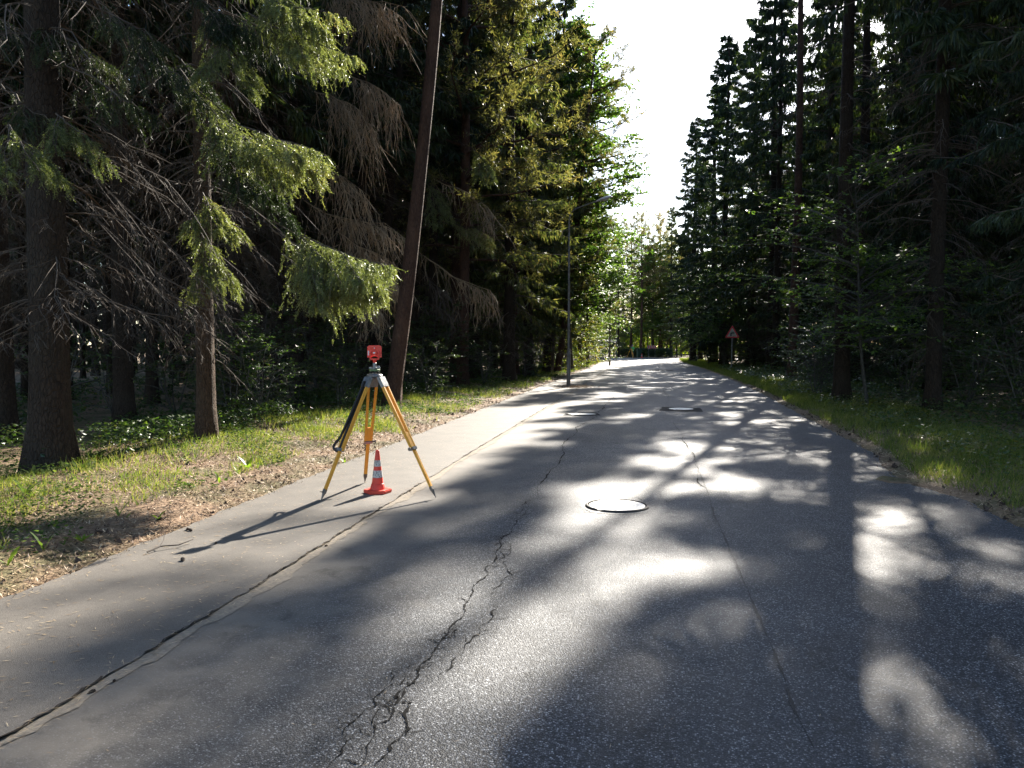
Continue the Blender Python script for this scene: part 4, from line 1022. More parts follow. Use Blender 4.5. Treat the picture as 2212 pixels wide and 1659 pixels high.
bough([(150, 600), (260, 660), (380, 690), (480, 720)], 11.0, 10.8, .35, T_BIG, n=12, seed=106, dead=True, mat='twig')

# ------------------------------------------------------------------ survey tripod
t = NT('yellow_lacquered_wood'); n1 = t.noise(9, 4, vec=t.obj()); n2 = t.noise(70, 5, .7, vec=t.obj())
M['yellow'] = t.bsdf(t.mix(t.ramp(n2, [(.60, 0.0), (.68, .75)]), t.ramp(n1, [(.3, (.66, .29, .03)), (.7, (.76, .37, .04))]), (.26, .17, .09)), t.maprange(n1, .3, .7, .35, .55))
M['steel'] = plain('grey_cast_metal', (.22, .225, .235), .4, .6, var=.15, scale=40)
M['darksteel'] = plain('dull_foot_steel', (.16, .14, .13), .5, .6, var=.3, scale=50)
M['black'] = plain('black_webbing', (.012, .012, .013), .7)
M['red'] = plain('red_plastic', (.78, .045, .025), .32, var=.06)
M['chrome'] = plain('bright_metal', (.6, .6, .6), .18, .9)
M['green_box'] = plain('olive_green_plastic', (.10, .16, .06), .45)
tc = Vector((-3.03, 8.44, 0)); ZP = 1.335
tri = thing('survey_tripod', (tc.x, tc.y, 0), 'yellow wooden survey tripod standing on the side path beside the traffic cone', 'tripod')
feet = [ground_at(788, 1045), ground_at(693, 1085), ground_at(942, 1078)]
zs_ = [.012, .012, .012]
hd = MB(); hd.lathe([(.02, ZP - .03), (.085, ZP - .028), (.088, ZP - .006), (.082, ZP), (.03, ZP), (.03, ZP - .001)], 28)
hd.build('tripod_head', M['steel'], tri, smooth=True)
for k, ft in enumerate(feet):
    F = Vector((ft.x - tc.x, ft.y - tc.y, zs_[k])); rd = Vector((F.x, F.y, 0)).normalized(); tg_ = Vector((-rd.y, rd.x, 0))
    top = rd * .085 + Vector((0, 0, ZP - .045)); ax = (F - top)
    up = ax.normalized(); q = lambda t: top + ax * t
    nrm_ = up.cross(tg_).normalized()
    if nrm_.dot(Vector((.34, -.94, 0))) < 0: nrm_ = -nrm_
    cside = tg_ if tg_.dot(Vector((-.98, -.17, 0))) > 0 else -tg_
    leg = MB()
    for s in (-1, 1):
        leg.bar(q(.045) + tg_ * s * .044, q(.60) + tg_ * s * .033, .027, .034, tg_)
    leg.bar(q(.455), q(.575), .045, .028, tg_)
    lg = leg.build('leg', M['yellow'], tri, bevel=.003)
    MB().bar(q(.46), q(.915), .040, .027, tg_).build('lower_leg', M['yellow'], lg, bevel=.003)
    br_ = MB(); br_.bar(q(-.012), q(.075), .118, .040, tg_); br_.cyl(q(.0) - tg_ * .066, q(.0) + tg_ * .066, .017, n=12)
    br_.build('hinge_bracket', M['steel'], lg, bevel=.006)
    cl_ = MB(); cl_.bar(q(.578), q(.603), .092, .048, tg_)
    cb = cl_.build('clamp', M['steel'], lg, bevel=.004)
    MB().cyl(q(.590) - tg_ * .045, q(.590) - tg_ * .085, .013, n=10).cyl(q(.590) - tg_ * .078, q(.590) - tg_ * .088, .02, n=10).build('clamp_screw', M['darksteel'], cb)
    ftm = MB(); ftm.bar(q(.905), q(.94), .040, .030, tg_); ftm.cyl(q(.935), F + (q(.935) - F) * 0.0, .019, .002, 10)
    ftm.bar(q(.925), q(.925) + rd * .05 - Vector((0, 0, -.004)) + tg_ * .0, .022, .006, tg_)
    ftm.build('foot', M['darksteel'], lg)
    if k == 1:
        st = MB(); pp = [q(.03) + nrm_ * .03, q(.18) + nrm_ * .034, q(.36) + nrm_ * .034 + cside * .02, q(.47) + nrm_ * .02 + cside * .06, q(.50) + cside * .10, q(.55) + cside * .16, q(.585) + cside * .155, q(.60) + cside * .09, q(.605) + cside * .04]
        for a, b in zip(pp[:-1], pp[1:]): st.bar(a, b, .034, .016, tg_)
        st.build('carrying_strap', M['black'], tri, bevel=.003)
        s2 = MB()
        for a, b in ((.06, .3), (.3, .6)): s2.bar(q(a) + nrm_ * .012, q(b) + nrm_ * .016, .036, .012, tg_)
        s2.build('carrying_strap', M['black'], tri)
# prism target on its levelling base
pr = thing('prism_target', (tc.x, tc.y, ZP), 'red survey prism target on a metal tribrach, on top of the yellow tripod', 'survey prism', rz=YAW + R(19 - 10))
tb = MB(); tb.prism([(.06, -.035), (.06, .035), (0, .07), (-.06, .035), (-.06, -.035), (0, -.065)], .002, .012); tb.build('base_plate', M['darksteel'], pr, bevel=.003)
for a in (30, 150, 270):
    MB().cyl((.045 * math.cos(R(a)), .045 * math.sin(R(a)), .012), (.045 * math.cos(R(a)), .045 * math.sin(R(a)), .034), .012, n=12).build('foot_screw', M['black'], pr)
MB().lathe([(.055, .034), (.06, .037), (.06, .052), (.05, .057)], 24).build('tribrach', M['green_box'], pr)
cr = MB(); cr.lathe([(.034, .057), (.034, .078), (.02, .082), (.02, .125), (.017, .128)], 20); cr.cyl((.0, -.03, .07), (.045, -.05, .07), .009, n=10); cr.box((-.045, -.01, .072), (.03, .03, .018)); cr.cyl((.03, -.02, .085), (.055, -.02, .085), .01, n=10)
cr.build('carrier', M['steel'], pr, smooth=True)
MB().cyl((.045, -.03, .075), (.062, -.038, .075), .008, n=10).build('knob', M['chrome'], pr)
MB().cyl((0, 0, .125), (0, 0, .16), .017, .02, 16).build('neck', M['red'], pr)
yk = MB(); yk.box((0, -.012, .168), (.105, .03, .016)); yk.box((-.047, -.012, .205), (.016, .03, .08)); yk.box((.047, -.012, .205), (.016, .03, .08))
yk.cyl((-.058, -.012, .235), (-.036, -.012, .235), .017, n=14); yk.cyl((.036, -.012, .235), (.058, -.012, .235), .017, n=14)
yk.build('yoke', M['red'], pr, bevel=.004)
def rrect(w, h, r, notch=0.0):
    pts = []
    for cx, cz, a0 in ((w / 2 - r, h / 2 - r, 0), (-w / 2 + r, h / 2 - r, 90)):
        for i in range(7): a = R(a0 + 15 * i); pts.append((cx + r * math.cos(a), cz + r * math.sin(a)))
    pts += [(-w / 2, -h / 2), (-w / 2 + .045, -h / 2)]
    for i in range(9): a = R(180 - i * 22.5); pts.append((.03 * math.cos(a), -h / 2 + .002 + .012 * math.sin(a)))
    pts += [(w / 2 - .045, -h / 2), (w / 2, -h / 2)]
    return pts
mt = Matrix.Translation((0, .012, .253)) @ Matrix.Rotation(R(90), 4, 'X')
plate = MB().prism(rrect(.158, .135, .03), -.003, .003, mt).build('target_plate', M['red'], pr, bevel=.0015)
hs = MB().cyl((0, .01, .235), (0, -.032, .235), .034, .026, 24).build('prism_housing', M['red'], pr, bevel=.003, smooth=True)
MB().box((-.004, -.034, .238), (.024, .003, .013)).build('label_plate', M['white'], hs)
MB().box((-.066, .0075, .235), (.014, .002, .05)).build('sticker', M['white'], plate)
MB().cyl((0, .01, .288), (0, .0, .288), .007, .004, 10).build('sight_point', M['white'], plate)

# ------------------------------------------------------------------ traffic cone
t = NT('cone_red'); n1 = t.noise(6, 4, vec=t.obj()); n2 = t.noise(45, 5, .7, vec=t.obj())
M['cone'] = t.bsdf(t.mix(t.ramp(n2, [(.60, 0.0), (.7, .6)]), t.ramp(n1, [(.3, (.58, .045, .025)), (.7, (.74, .06, .03))]), (.2, .10, .08)), .5)
M['reflect'] = None
t = NT('scuffed_reflective_band'); n_ = t.noise(90, 4, vec=t.obj()); M['reflect'] = t.bsdf(t.ramp(n_, [(.42, (.16, .16, .155)), (.56, (.55, .54, .52))]), .4, 0, .6)
cp = ground_at(816, 1066)
cone = thing('traffic_cone', (cp.x, cp.y, .013), 'red traffic cone with two grey reflective bands under the survey tripod', 'traffic cone', rz=YAW + R(8))
hx = [(.16 * math.cos(R(a)) * (1.0 if i % 2 else 1.0), .16 * math.sin(R(a))) for i, a in enumerate(range(0, 360, 60))]
MB().prism(hx, 0, .038).build('base', M['cone'], cone, bevel=.008)
MB().lathe([(.088, .036), (.083, .05), (.072, .095), (.069, .10), (.064, .105), (.0205, .47), (.016, .475), (.011, .474), (.010, .46)], 32).build('cone_body', M['cone'], cone, smooth=True)
rr_ = lambda z: .064 + (.0205 - .064) * (z - .105) / .365
for z0, z1 in ((.17, .25), (.295, .365)):
    MB().lathe([(rr_(z0) - .001, z0), (rr_(z0) + .0022, z0 + .001), (rr_(z1) + .0022, z1 - .001), (rr_(z1) - .001, z1)], 32).build('reflective_band', M['reflect'], cone, smooth=True)

# ------------------------------------------------------------------ manholes
def manhole(x, y, r, label, parent_patch=None, rim=.018, bumps=True):
    o = thing('manhole_cover', (x, y, .003), label, 'manhole cover', 'manhole covers in the road')
    fr = MB(); fr.lathe([(r + .02, 0), (r + .018, rim * .8), (r + .005, rim), (r - .012, rim), (r - .016, .004)], 56)
    bm = fr.bm
    fr2 = MB(); n = 64
    prof = [(r + .022, 0), (r + .016, rim * .7), (r + .008, rim), (r - .004, rim), (r - .007, .003)]
    rings = [[fr2.bm.verts.new((a * math.cos(2 * math.pi * i / n) , a * math.sin(2 * math.pi * i / n), z * (1 if i % 21 > 1 else .45))) for i in range(n)] for a, z in prof]
    for k in range(len(rings) - 1):
        for i in range(n): fr2.bm.faces.new((rings[k][i], rings[k][(i + 1) % n], rings[k + 1][(i + 1) % n], rings[k + 1][i]))
    fr.bm.free(); fr2.build('rim', M['iron_dark'], o)
    MB().lathe([(r - .012, .001), (r - .014, .0035)], 48).build('joint', M['crack'], o)
    lid = MB().lathe([(r - .018, .002), (r - .018, .009), (r - .021, .011)], 56).build('lid', M['iron'], o)
    bp = MB(); s = r / 7.5
    for i in range(-7, 8):
        for j in range(-7, 8):
            cx, cyy = i * s, j * s
            if cx * cx + cyy * cyy < (r - .06) ** 2: bp.box((cx, cyy, .0125), (s * .7, s * .7, .0025))
    pb = bp.build('raised_studs', M['iron'], lid); pb['kind'] = 'stuff'
    return o
p = ground_at(1333, 1094); manhole(p.x, p.y, .305, 'iron manhole cover gleaming in the sun, in the middle of the road')
p = ground_at(1257, 895.5); manhole(p.x, p.y, .36, 'sunken manhole cover with a dark broken rim on the left lane', rim=.022)
p = ground_at(1471, 884); manhole(p.x, p.y, .33, 'pale patterned manhole cover set in a dark square patch', rim=.012)
def patch(pix, z=.0035, mat='patch', name='repair_patch'):
    pts = [ground_at(a, b).xy for a, b in pix]; P = fract([tuple(a) for a in pts + [pts[0]]], .03, 3)[:-1]
    m = MB(); m.bm.faces.new([m.bm.verts.new((a.x, a.y, z)) for a in P]); return m.build(name, M[mat], road)
patch([(1423, 887), (1430, 879), (1512, 881.5), (1519, 890), (1480, 890)])
patch([(1400, 800.5), (1404, 798.4), (1452, 799), (1456, 800.8)])
patch([(1215, 898), (1222, 892), (1262, 889.5), (1292, 893), (1298, 897)], .0025)
patch([(1330, 802.5), (1340, 801.3), (1353, 802.2)])
patch([(1242, 1082), (1256, 1073), (1325, 1071), (1405, 1079), (1420, 1093), (1404, 1107), (1330, 1112), (1262, 1107)], .0022, 'asphalt', 'road_collar')
patch([(1890, 1036), (1905, 1028), (1945, 1033), (1985, 1047), (1920, 1044)], .004, 'soil', 'dirt_patch')

# ------------------------------------------------------------------ street lamps
M['pole'] = plain('weathered_lamp_steel', (.13, .125, .12), .5, .35, var=.3, scale=6)
M['lamp'] = plain('grey_lamp_shell', (.5, .5, .5), .4, .2)
M['lens'] = plain('clear_lamp_bowl', (.55, .55, .52), .15)
def street_lamp(x, y, label):
    o = thing('street_lamp', (x, y, .0), label, 'street lamp', 'street lamps along the side path', rz=R(-6))
    MB().cyl((0, 0, -.1), (0, 0, 1.35), .078, n=14).cyl((0, 0, 1.35), (0, 0, 1.42), .078, .055, 14).cyl((0, 0, 1.42), (0, 0, 6.55), .055, .036, 14).build('pole', M['pole'], o, smooth=True)
    pts = [(0, 0, 6.5)] + [(.42 - .42 * math.cos(a), 0, 6.55 + .52 * math.sin(a)) for a in [R(v) for v in (15, 30, 45, 60, 72)]] + [(.55, 0, 7.13), (1.15, 0, 7.30)]
    MB().tube(pts, .027, 10).build('arm', M['pole'], o, smooth=True)
    h = MB(); prof = [(.0, .02), (.1, .045), (.25, .075), (.42, .085), (.55, .07), (.66, .03)]; n = 14; rings = []
    for u, w in prof:
        cx, cz = 1.08 + u * .95, 7.28 + u * .24
        rings.append([h.bm.verts.new((cx - .2 * .1 * math.sin(a), w * 1.45 * math.cos(a), cz + w * (1.0 if math.sin(a) > 0 else .55) * math.sin(a))) for a in [2 * math.pi * i / n for i in range(n)]])
    for k in range(len(rings) - 1):
        for i in range(n): h.bm.faces.new((rings[k][i], rings[k][(i + 1) % n], rings[k + 1][(i + 1) % n], rings[k + 1][i]))
    h.bm.faces.new(rings[0]); h.bm.faces.new(rings[-1])
    lh = h.build('lamp_head', M['lamp'], o, smooth=True)
    b = MB(); b.lathe([(.01, -.05), (.05, -.045), (.085, -.015), (.09, .0)], 16, (1.45, 0, 7.345)); b.build('lamp_glass', M['lens'], lh, smooth=True)
    MB().box((0, -.079, .75), (.1, .006, .32)).build('access_door', M['pole'], o)
x, y = gpos(1228, 836.5); street_lamp(x, y, 'nearest grey street lamp with curved arm over the road, standing at the path edge')
x, y = gpos(1317, 790); street_lamp(x, y, 'middle street lamp, its head showing before the pines above the road')
x, y = gpos(1331, 777); street_lamp(x, y, 'farthest street lamp, thin dark pole near the bend')
# needles and earth heaped round the nearest lamp foot
stuffmesh('needle_litter', (lambda n: kites(np.stack([-3.3 + rng.normal(.25, .35, n), 31.6 + rng.normal(.2, .6, n), .016 + .05 * rng.random(n) ** 3], -1), flat_dirs(n, .2), rand_perp(flat_dirs(n, .1)), np.full(n, .06), np.full(n, .012)))(2600), 'litter', 'brown needles heaped round the foot of the nearest lamp', 'litter')

# ------------------------------------------------------------------ warning sign: bend to the right
M['sign_red'] = plain('sign_red', (.62, .008, .02), .45, var=.12)
M['sign_white'] = plain('sign_cream', (.42, .385, .32), .7, var=.06)
M['sign_black'] = plain('sign_black', (.012, .012, .012), .5)
M['zinc'] = plain('zinc_pole', (.30, .30, .30), .45, .5)
sp = ground_at(1580, 803)
sg = thing('warning_sign', (sp.x, sp.y, 0), 'red bordered triangular bend warning sign with black arrow on a thin pole', 'road sign', rz=YAW - R(14))
MB().cyl((0, .03, -.3), (.02, .03, 2.85), .03, n=12).build('pole', M['zinc'], sg, smooth=True)
def tri_pts(side, r, cz=0):
    h = side * math.sqrt(3) / 2; c = [(-side / 2 + 0, -h / 3), (side / 2, -h / 3), (0, 2 * h / 3)]; out = []
    for i, (x, z) in enumerate(c):
        a0 = [210, 330, 90][i]; k = 1 - 2 * r / (side / math.sqrt(3)); cx, cz_ = x * k, z * k
        for j in range(-4, 5): a = R(a0 + j * 15); out.append((cx + r * math.cos(a), cz_ + r * math.sin(a)))
    return out
up_ = Matrix.Translation((.02, 0, 2.42)) @ Matrix.Rotation(R(90), 4, 'X')
pn = MB().prism(tri_pts(.93, .04), -.012, .004, up_).build('sign_panel', M['sign_red'], sg)
MB().prism(tri_pts(.64, .012), .004, .007, up_).build('sign_face', M['sign_white'], pn)
aw = []
for a, b in ((-.115, -.15), (-.045, -.15), (-.045, -.02), (-.03, .0), (-.01, .012), (.105, .012), (.125, .03), (.128, .052), (.105, .078), (-.02, .078), (-.06, .07), (-.095, .045), (-.112, .01), (-.115, -.02)): aw.append((a, b))
MB().prism(aw, .007, .010, up_).build('arrow_symbol', M['sign_black'], pn)

# ------------------------------------------------------------------ chevron board, hedge, surveyor, bin, small cone, notice board at the bend
c1 = spot(1408, 747, 111.5)
cb_ = thing('chevron_board', (c1.x, c1.y, 0), 'red and white chevron board pointing right at the bend', 'road sign', rz=YAW)
for s in (-.45, .45): MB().cyl((s, .04, -.2), (s, .04, 1.7), .03, n=8).build('post', M['zinc'], cb_)
bd = MB().box((0, 0, 1.47), (1.25, .03, .46)).build('board', M['sign_white'], cb_)
for k in range(4):
    x0 = -.60 + k * .31; mm = Matrix.Translation((0, -.016, 1.47)) @ Matrix.Rotation(R(90), 4, 'X')
    MB().prism([(x0, -.22), (x0 + .14, -.22), (x0 + .27, 0), (x0 + .14, .22), (x0, .22), (x0 + .13, 0)], 0, .004, mm).build('chevron', M['sign_red'], bd)
def hedge(x0, x1, y, h, label):
    n = 9000; g = rng
    p = np.stack([g.uniform(x0, x1, n), y + g.normal(0, .35, n), h * g.random(n) ** .7 + g.normal(0, .06, n)], -1)
    d = norm(g.normal(size=(n, 3)) + [0, 0, .4]); o = thing('hedge', ((x0 + x1) / 2, y, 0), label, 'hedge')
    m = npmesh('hedge_leaves', *kites(p - np.array([(x0 + x1) / 2, y, 0]), d, rand_perp(d), g.uniform(.1, .2, n), g.uniform(.06, .1, n)), M['needle']); link('hedge_leaves', m, None, o)
    cb2 = MB()
    for i in range(int((x1 - x0) / .5)): cb2.cyl((x0 + i * .5 + .2 - (x0 + x1) / 2, 0, -.1), (x0 + i * .5 + .2 - (x0 + x1) / 2 + random.uniform(-.1, .1), random.uniform(-.1, .1), h * .8), .03, .01, 6)
    cb2.build('stems', M['bark'], o)
a_, b_ = spot(1340, 747, 114), spot(1452, 747, 114)
hedge(a_.x, b_.x, 113.6, 1.25, 'low dark clipped hedge across the end of the straight road')
# fence right of the hedge
fo = thing('fence', (b_.x, 113.0, 0), 'thin dark post and rail fence right of the hedge at the bend', 'fence')
M['darkwood'] = plain('dark_timber', (.03, .026, .022), .8)
for i in range(6):
    MB().box((.3 + i * 2.0, 0, .55), (.09, .09, 1.3)).build('post', M['darkwood'], fo)
for z in (.45, 1.0): MB().box((5.3, -.06, z), (10.2, .035, .09)).build('rail', M['darkwood'], fo)
M['bin'] = plain('dark_green_bin', (.012, .04, .018), .6)
bp_ = spot(1380.5, 747, 109.5)
bn = thing('wheelie_bin', (bp_.x, bp_.y, .015), 'dark green wheelie bin at the roadside by the tall pine', 'bin', rz=YAW + R(10))
body = MB(); lo = [(-.24, -.26), (.24, -.26), (.24, .26), (-.24, .26)]
vl = [body.bm.verts.new((x, y, .08)) for x, y in lo]; vh = [body.bm.verts.new((x * 1.25, y * 1.3, 1.2)) for x, y in lo]
body.bm.faces.new(vh); body.bm.faces.new(vl[::-1])
for i in range(4): body.bm.faces.new((vl[i], vl[(i + 1) % 4], vh[(i + 1) % 4], vh[i]))
body.build('bin_body', M['bin'], bn, bevel=.02)
MB().box((0, -.01, 1.235), (.68, .74, .06)).box((0, .36, 1.2), (.6, .05, .05)).build('lid', M['bin'], bn, bevel=.015)
for s in (-1, 1): MB().cyl((s * .25, .27, .1), (s * .3, .27, .1), .1, n=16).build('wheel', M['black'], bn)
cp2 = spot(1386.5, 747, 108)
c2 = thing('traffic_cone', (cp2.x, cp2.y, .005), 'small distant traffic cone in front of the green bin', 'traffic cone', rz=.3)
MB().prism([(a * 1.2, b * 1.2) for a, b in hx], 0, .04).build('base', M['cone'], c2)
MB().lathe([(.11, .04), (.025, .62), (.015, .63)], 16).build('cone_body', M['cone'], c2, smooth=True)
MB().lathe([(.078, .27), (.07, .36)], 16).build('reflective_band', M['reflect'], c2)
# surveyor with total station
M['hiviz'] = plain('high_visibility_green', (.12, .62, .16), .6, var=.05)
M['hiviz_y'] = plain('high_visibility_band', (.62, .66, .30), .5, var=.05)
M['trousers'] = plain('dark_trousers', (.018, .02, .026), .8)
M['skin'] = plain('skin', (.42, .24, .17), .5, var=.05)
M['cap'] = plain('blue_cap', (.09, .10, .28), .7)
sv = spot(1366.5, 747, 107.5)
man = thing('person', (sv.x, sv.y, .0), 'person in green high visibility vest and blue cap bent to a survey instrument', 'person', rz=YAW + R(172))
def skinfig(name, verts, edges, rads, mats, parent, root=0):
    me = bpy.data.meshes.new(name); me.from_pydata(verts, edges, []); o = link(name, me, None, parent)
    md = o.modifiers.new('skin', 'SKIN'); sb = o.modifiers.new('sub', 'SUBSURF'); sb.levels = sb.render_levels = 2
    for i, r_ in enumerate(rads): me.skin_vertices[0].data[i].radius = (r_, r_) if not hasattr(r_, '__len__') else r_
    me.skin_vertices[0].data[root].use_root = True
    bpy.context.view_layer.update(); dg = bpy.context.evaluated_depsgraph_get()
    m2 = bpy.data.meshes.new_from_object(o.evaluated_get(dg)); o.modifiers.clear(); o.data = m2; m2.materials.clear()
    for m_ in mats: m2.materials.append(m_)
    for p_ in m2.polygons: p_.use_smooth = True
    return o
V = [(0, 0, .93), (0, .02, 1.12), (0, .06, 1.32), (0, .10, 1.45), (0, .14, 1.54), (0, .17, 1.63), (0, .165, 1.74),
     (.10, 0, .90), (.12, .03, .50), (.13, -.02, .10), (.14, .14, .03), (-.10, 0, .90), (-.14, .02, .50), (-.16, -.04, .10), (-.17, .12, .03),
     (.19, .10, 1.40), (.27, .22, 1.18), (.14, .42, 1.30), (.08, .48, 1.34), (-.19, .10, 1.40), (-.27, .22, 1.18), (-.14, .42, 1.30), (-.08, .48, 1.34)]
E_ = [(0, 1), (1, 2), (2, 3), (3, 4), (4, 5), (5, 6), (0, 7), (7, 8), (8, 9), (9, 10), (0, 11), (11, 12), (12, 13), (13, 14), (3, 15), (15, 16), (16, 17), (17, 18), (3, 19), (19, 20), (20, 21), (21, 22)]
RD = [(.15, .11), (.14, .10), (.17, .11), (.12, .09), .055, .085, .075, .09, .065, .045, .04, .09, .065, .045, .04, .062, .046, .035, .038, .062, .046, .035, .038]
fig = skinfig('body', V, E_, RD, [M['skin'], M['trousers'], M['hiviz'], M['hiviz_y']], man)
for p_ in fig.data.polygons:
    c = p_.center
    if c.z < .94: p_.material_index = 1
    elif c.z < 1.50 and abs(c.x) < .23: p_.material_index = 3 if 1.0 < c.z < 1.08 else 2
    elif c.z < 1.46: p_.material_index = 1 if c.y < .36 else 0
cpm = MB(); cpm.lathe([(.098, 0), (.098, .05), (.07, .09), (.02, .105)], 20, (0, .165, 1.70)); cpm.box((0, .27, 1.705), (.13, .12, .015)); cpm.build('cap', M['cap'], man, smooth=True)
for s in (-1, 1): MB().box((s * .033, .252, 1.655), (.02, .01, .012)).build('eye', M['black'], man)
MB().cyl((0, .245, 1.645), (0, .28, 1.62), .012, .016, 8).build('nose', M['skin'], man)
ts = spot(1363.5, 747, 106.6)
t2 = thing('survey_tripod', (ts.x, ts.y, 0), 'distant yellow survey tripod carrying an instrument in front of the surveyor', 'tripod', rz=.9)
for k in range(3):
    a = k * 2.094; f_ = Vector((.62 * math.cos(a), .62 * math.sin(a), .0)); t_ = Vector((.07 * math.cos(a), .07 * math.sin(a), 1.28)); s_ = Vector((-math.sin(a), math.cos(a), 0))
    l_ = MB()
    for q_ in (-1, 1): l_.bar(t_ + s_ * q_ * .05, t_ + (f_ - t_) * .6 + s_ * q_ * .03, .03, .035, s_)
    l_.bar(t_ + (f_ - t_) * .45, t_ + (f_ - t_) * .93, .045, .03, s_); l_.cyl(t_ + (f_ - t_) * .92, f_, .025, .003, 8); l_.build('leg', M['yellow'], t2)
MB().lathe([(.09, 1.27), (.09, 1.31)], 20).build('tripod_head', M['steel'], t2)
ti = thing('survey_instrument', (ts.x, ts.y, 1.31), 'small survey instrument on the distant tripod', 'survey instrument', rz=YAW)
MB().lathe([(.07, 0), (.07, .05), (.09, .07), (.09, .10)], 16).build('base', M['black'], ti)
MB().box((-.075, 0, .2), (.035, .12, .22)).box((.075, 0, .2), (.035, .12, .22)).box((0, 0, .32), (.18, .05, .03)).build('frame', M['steel'], ti, bevel=.008)
MB().cyl((0, -.1, .2), (0, .1, .2), .038, .045, 16).build('telescope', M['black'], ti)
# small roofed notice board left of the farthest lamp
nb_ = spot(1312, 747, 92)
no = thing('notice_board', (nb_.x, nb_.y, 0), 'small dark roofed notice board on posts beyond the second lamp', 'notice board', rz=YAW)
for s in (-.75, .75): MB().box((s, 0, 1.0), (.1, .1, 2.2)).build('post', M['darkwood'], no)
MB().box((0, .0, 1.62), (1.4, .05, .5)).build('board', M['darkwood'], no)
MB().box((0, -.3, 2.2), (2.1, .7, .06), Matrix.Rotation(R(25), 3, 'X')).box((0, .3, 2.2), (2.1, .7, .06), Matrix.Rotation(R(-25), 3, 'X')).build('roof', M['darkwood'], no)

# ------------------------------------------------------------------ leafy weeds, cones and twigs lying about
def weed(x, y, n, L, label, mat='herb', up=.7, cat='weed', wd=.3):
    o = thing('weed', (x, y, float(ground_z(x, y))), label, cat, 'weeds on the verges', rz=random.random() * 6)
    for k in range(n):
        a = k / n * 6.283 + random.uniform(-.4, .4); l_ = L * .78 * random.uniform(.6, 1.15); u = up * random.uniform(.6, 1.3); w = l_ * wd
        rows = []
        for i in range(7):
            t_ = i / 6; ww = w * math.sin(math.pi * (t_ * .86 + .1)) ** .8 * (1 if i % 2 else .72); r_ = l_ * t_; zz = l_ * (u * t_ - .35 * u * t_ * t_)
            for s in (-1, 0, 1): rows.append((math.cos(a) * r_ - math.sin(a) * s * ww / 2, math.sin(a) * r_ + math.cos(a) * s * ww / 2, zz + (.12 * ww if s else 0) + .005))
        f = [(3 * i + j, 3 * i + j + 1, 3 * i + j + 4, 3 * i + j + 3) for i in range(6) for j in range(2)]
        link('leaf', npmesh('leaf', np.array(rows), np.array(f), M[mat], True), None, o)
    return o
M['weed_lit'] = leafmat('dandelion_leaf', [(.1, (.10, .17, .02)), (.6, (.16, .24, .03)), (1, (.2, .26, .05))], .4, .55, .5)
P6 = lambda x, y: ((x / 2.458) / 1.7938, (1650 + y / 2.458) / 1.7938)
W = [(P6(75, 1400), 3, .17, 'weed_lit', 1.6, 'single bright green toothed leaf plant at the left margin of the verge'),
     (P6(420, 1260), 3, .12, 'herb', 1.8, 'small upright weed with dark leaves near the lower path edge'),
     (P6(780, 1160), 9, .13, 'weed_lit', .9, 'spreading grassy weed at the lower path edge'),
     (P6(1130, 920), 3, .13, 'weed_lit', 1.6, 'two leaved bright green seedling on brown needles'),
     (P6(1210, 930), 2, .10, 'weed_lit', .8, 'flat bright green leaf right of the two leaved seedling'),
     (P6(1500, 930), 4, .13, 'weed_lit', .9, 'bright green leaf rosette near the path, left of the tripod foot'),
     (P6(250, 740), 7, .20, 'herb', 1.4, 'grassy tuft at the left margin behind the brown litter'),
     (P6(610, 1200), 4, .09, 'herb', .6, 'grey green rosette with shining leaves near the path'),
     (P6(160, 1000), 5, .12, 'herb', .5, 'flat shining rosette at the far left of the verge'),
     (P6(320, 500), 7, .22, 'herb', .8, 'broad leaved plant with glinting leaves left of the flared trunk'),
     (P6(430, 490), 7, .20, 'herb', .8, 'broad leaved plant with glinting leaves before the flared trunk'),
     (P6(760, 480), 7, .20, 'herb', 1.0, 'leafy plant at the right foot of the flared trunk'),
     (P6(900, 350), 9, .26, 'herb', .9, 'large leaved plant shining pale between the two left trunks'),
     (P6(1380, 200), 5, .24, 'herb', .9, 'lone large pale leaf plant between the two left trunks'),
     (P6(1530, 110), 5, .2, 'herb', 1.1, 'yellowish leaf plant left of the slim trunk foot'),
     (P6(1000, 340), 7, .24, 'herb', .8, 'flat leaved plant just right of the large pale one'),
     (P6(2090, 590), 3, .14, 'weed_lit', 1.6, 'single upright bright leaf on the verge below the slim trunk'),
     (P6(1690, 520), 3, .12, 'weed_lit', 1.6, 'tiny bright seedling left below the slim trunk'),
     ((537, 1022), 8, .24, 'weed_lit', 1.3, 'large bright green leaf rosette on the verge left of the tripod'),
     ((745, 1000), 5, .13, 'weed_lit', 1.2, 'bright weed behind the left tripod leg'),
     ((515, 1030), 5, .14, 'weed_lit', 1.0, 'smaller bright weed beside the large leaf rosette')]
for (px, py), n, L, mt_, up, lab in W:
    x, y = gpos(px, py); weed(x, y, n, L, lab, mt_, up, wd=.3 if n != 9 or L < .2 else .6)
M['conewood'] = plain('pine_cone_scales', (.06, .035, .022), .8, var=.4, scale=80)
def pine_cone(px, py, L, label, z=None):
    x, y = gpos(px, py); m = MB(); a = random.random() * 6.28
    for k in range(9):
        t_ = k / 8; r_ = L * .28 * math.sin(math.pi * (t_ * .8 + .15)); 
        for j in range(6):
            b = j * 1.047 + k * .5; c = Vector((L * (t_ - .5), r_ * .8 * math.cos(b), r_ * .8 * math.sin(b)))
            d = Vector((-.5, math.cos(b), math.sin(b))).normalized(); m.cyl(c - d * L * .12, c + d * L * .12, L * .09, L * .03, 5)
    o = m.build('pine_cone', M['conewood']); zz = float(ground_z(x, y)) if x < xl(y) else (.012 if x < xs(y) else .002)
    o.location = (x, y, zz + L * .22); o.rotation_euler = (0, .1, a); tag(o, label, 'pine cone', 'cones lying by the joint and verge'); return o
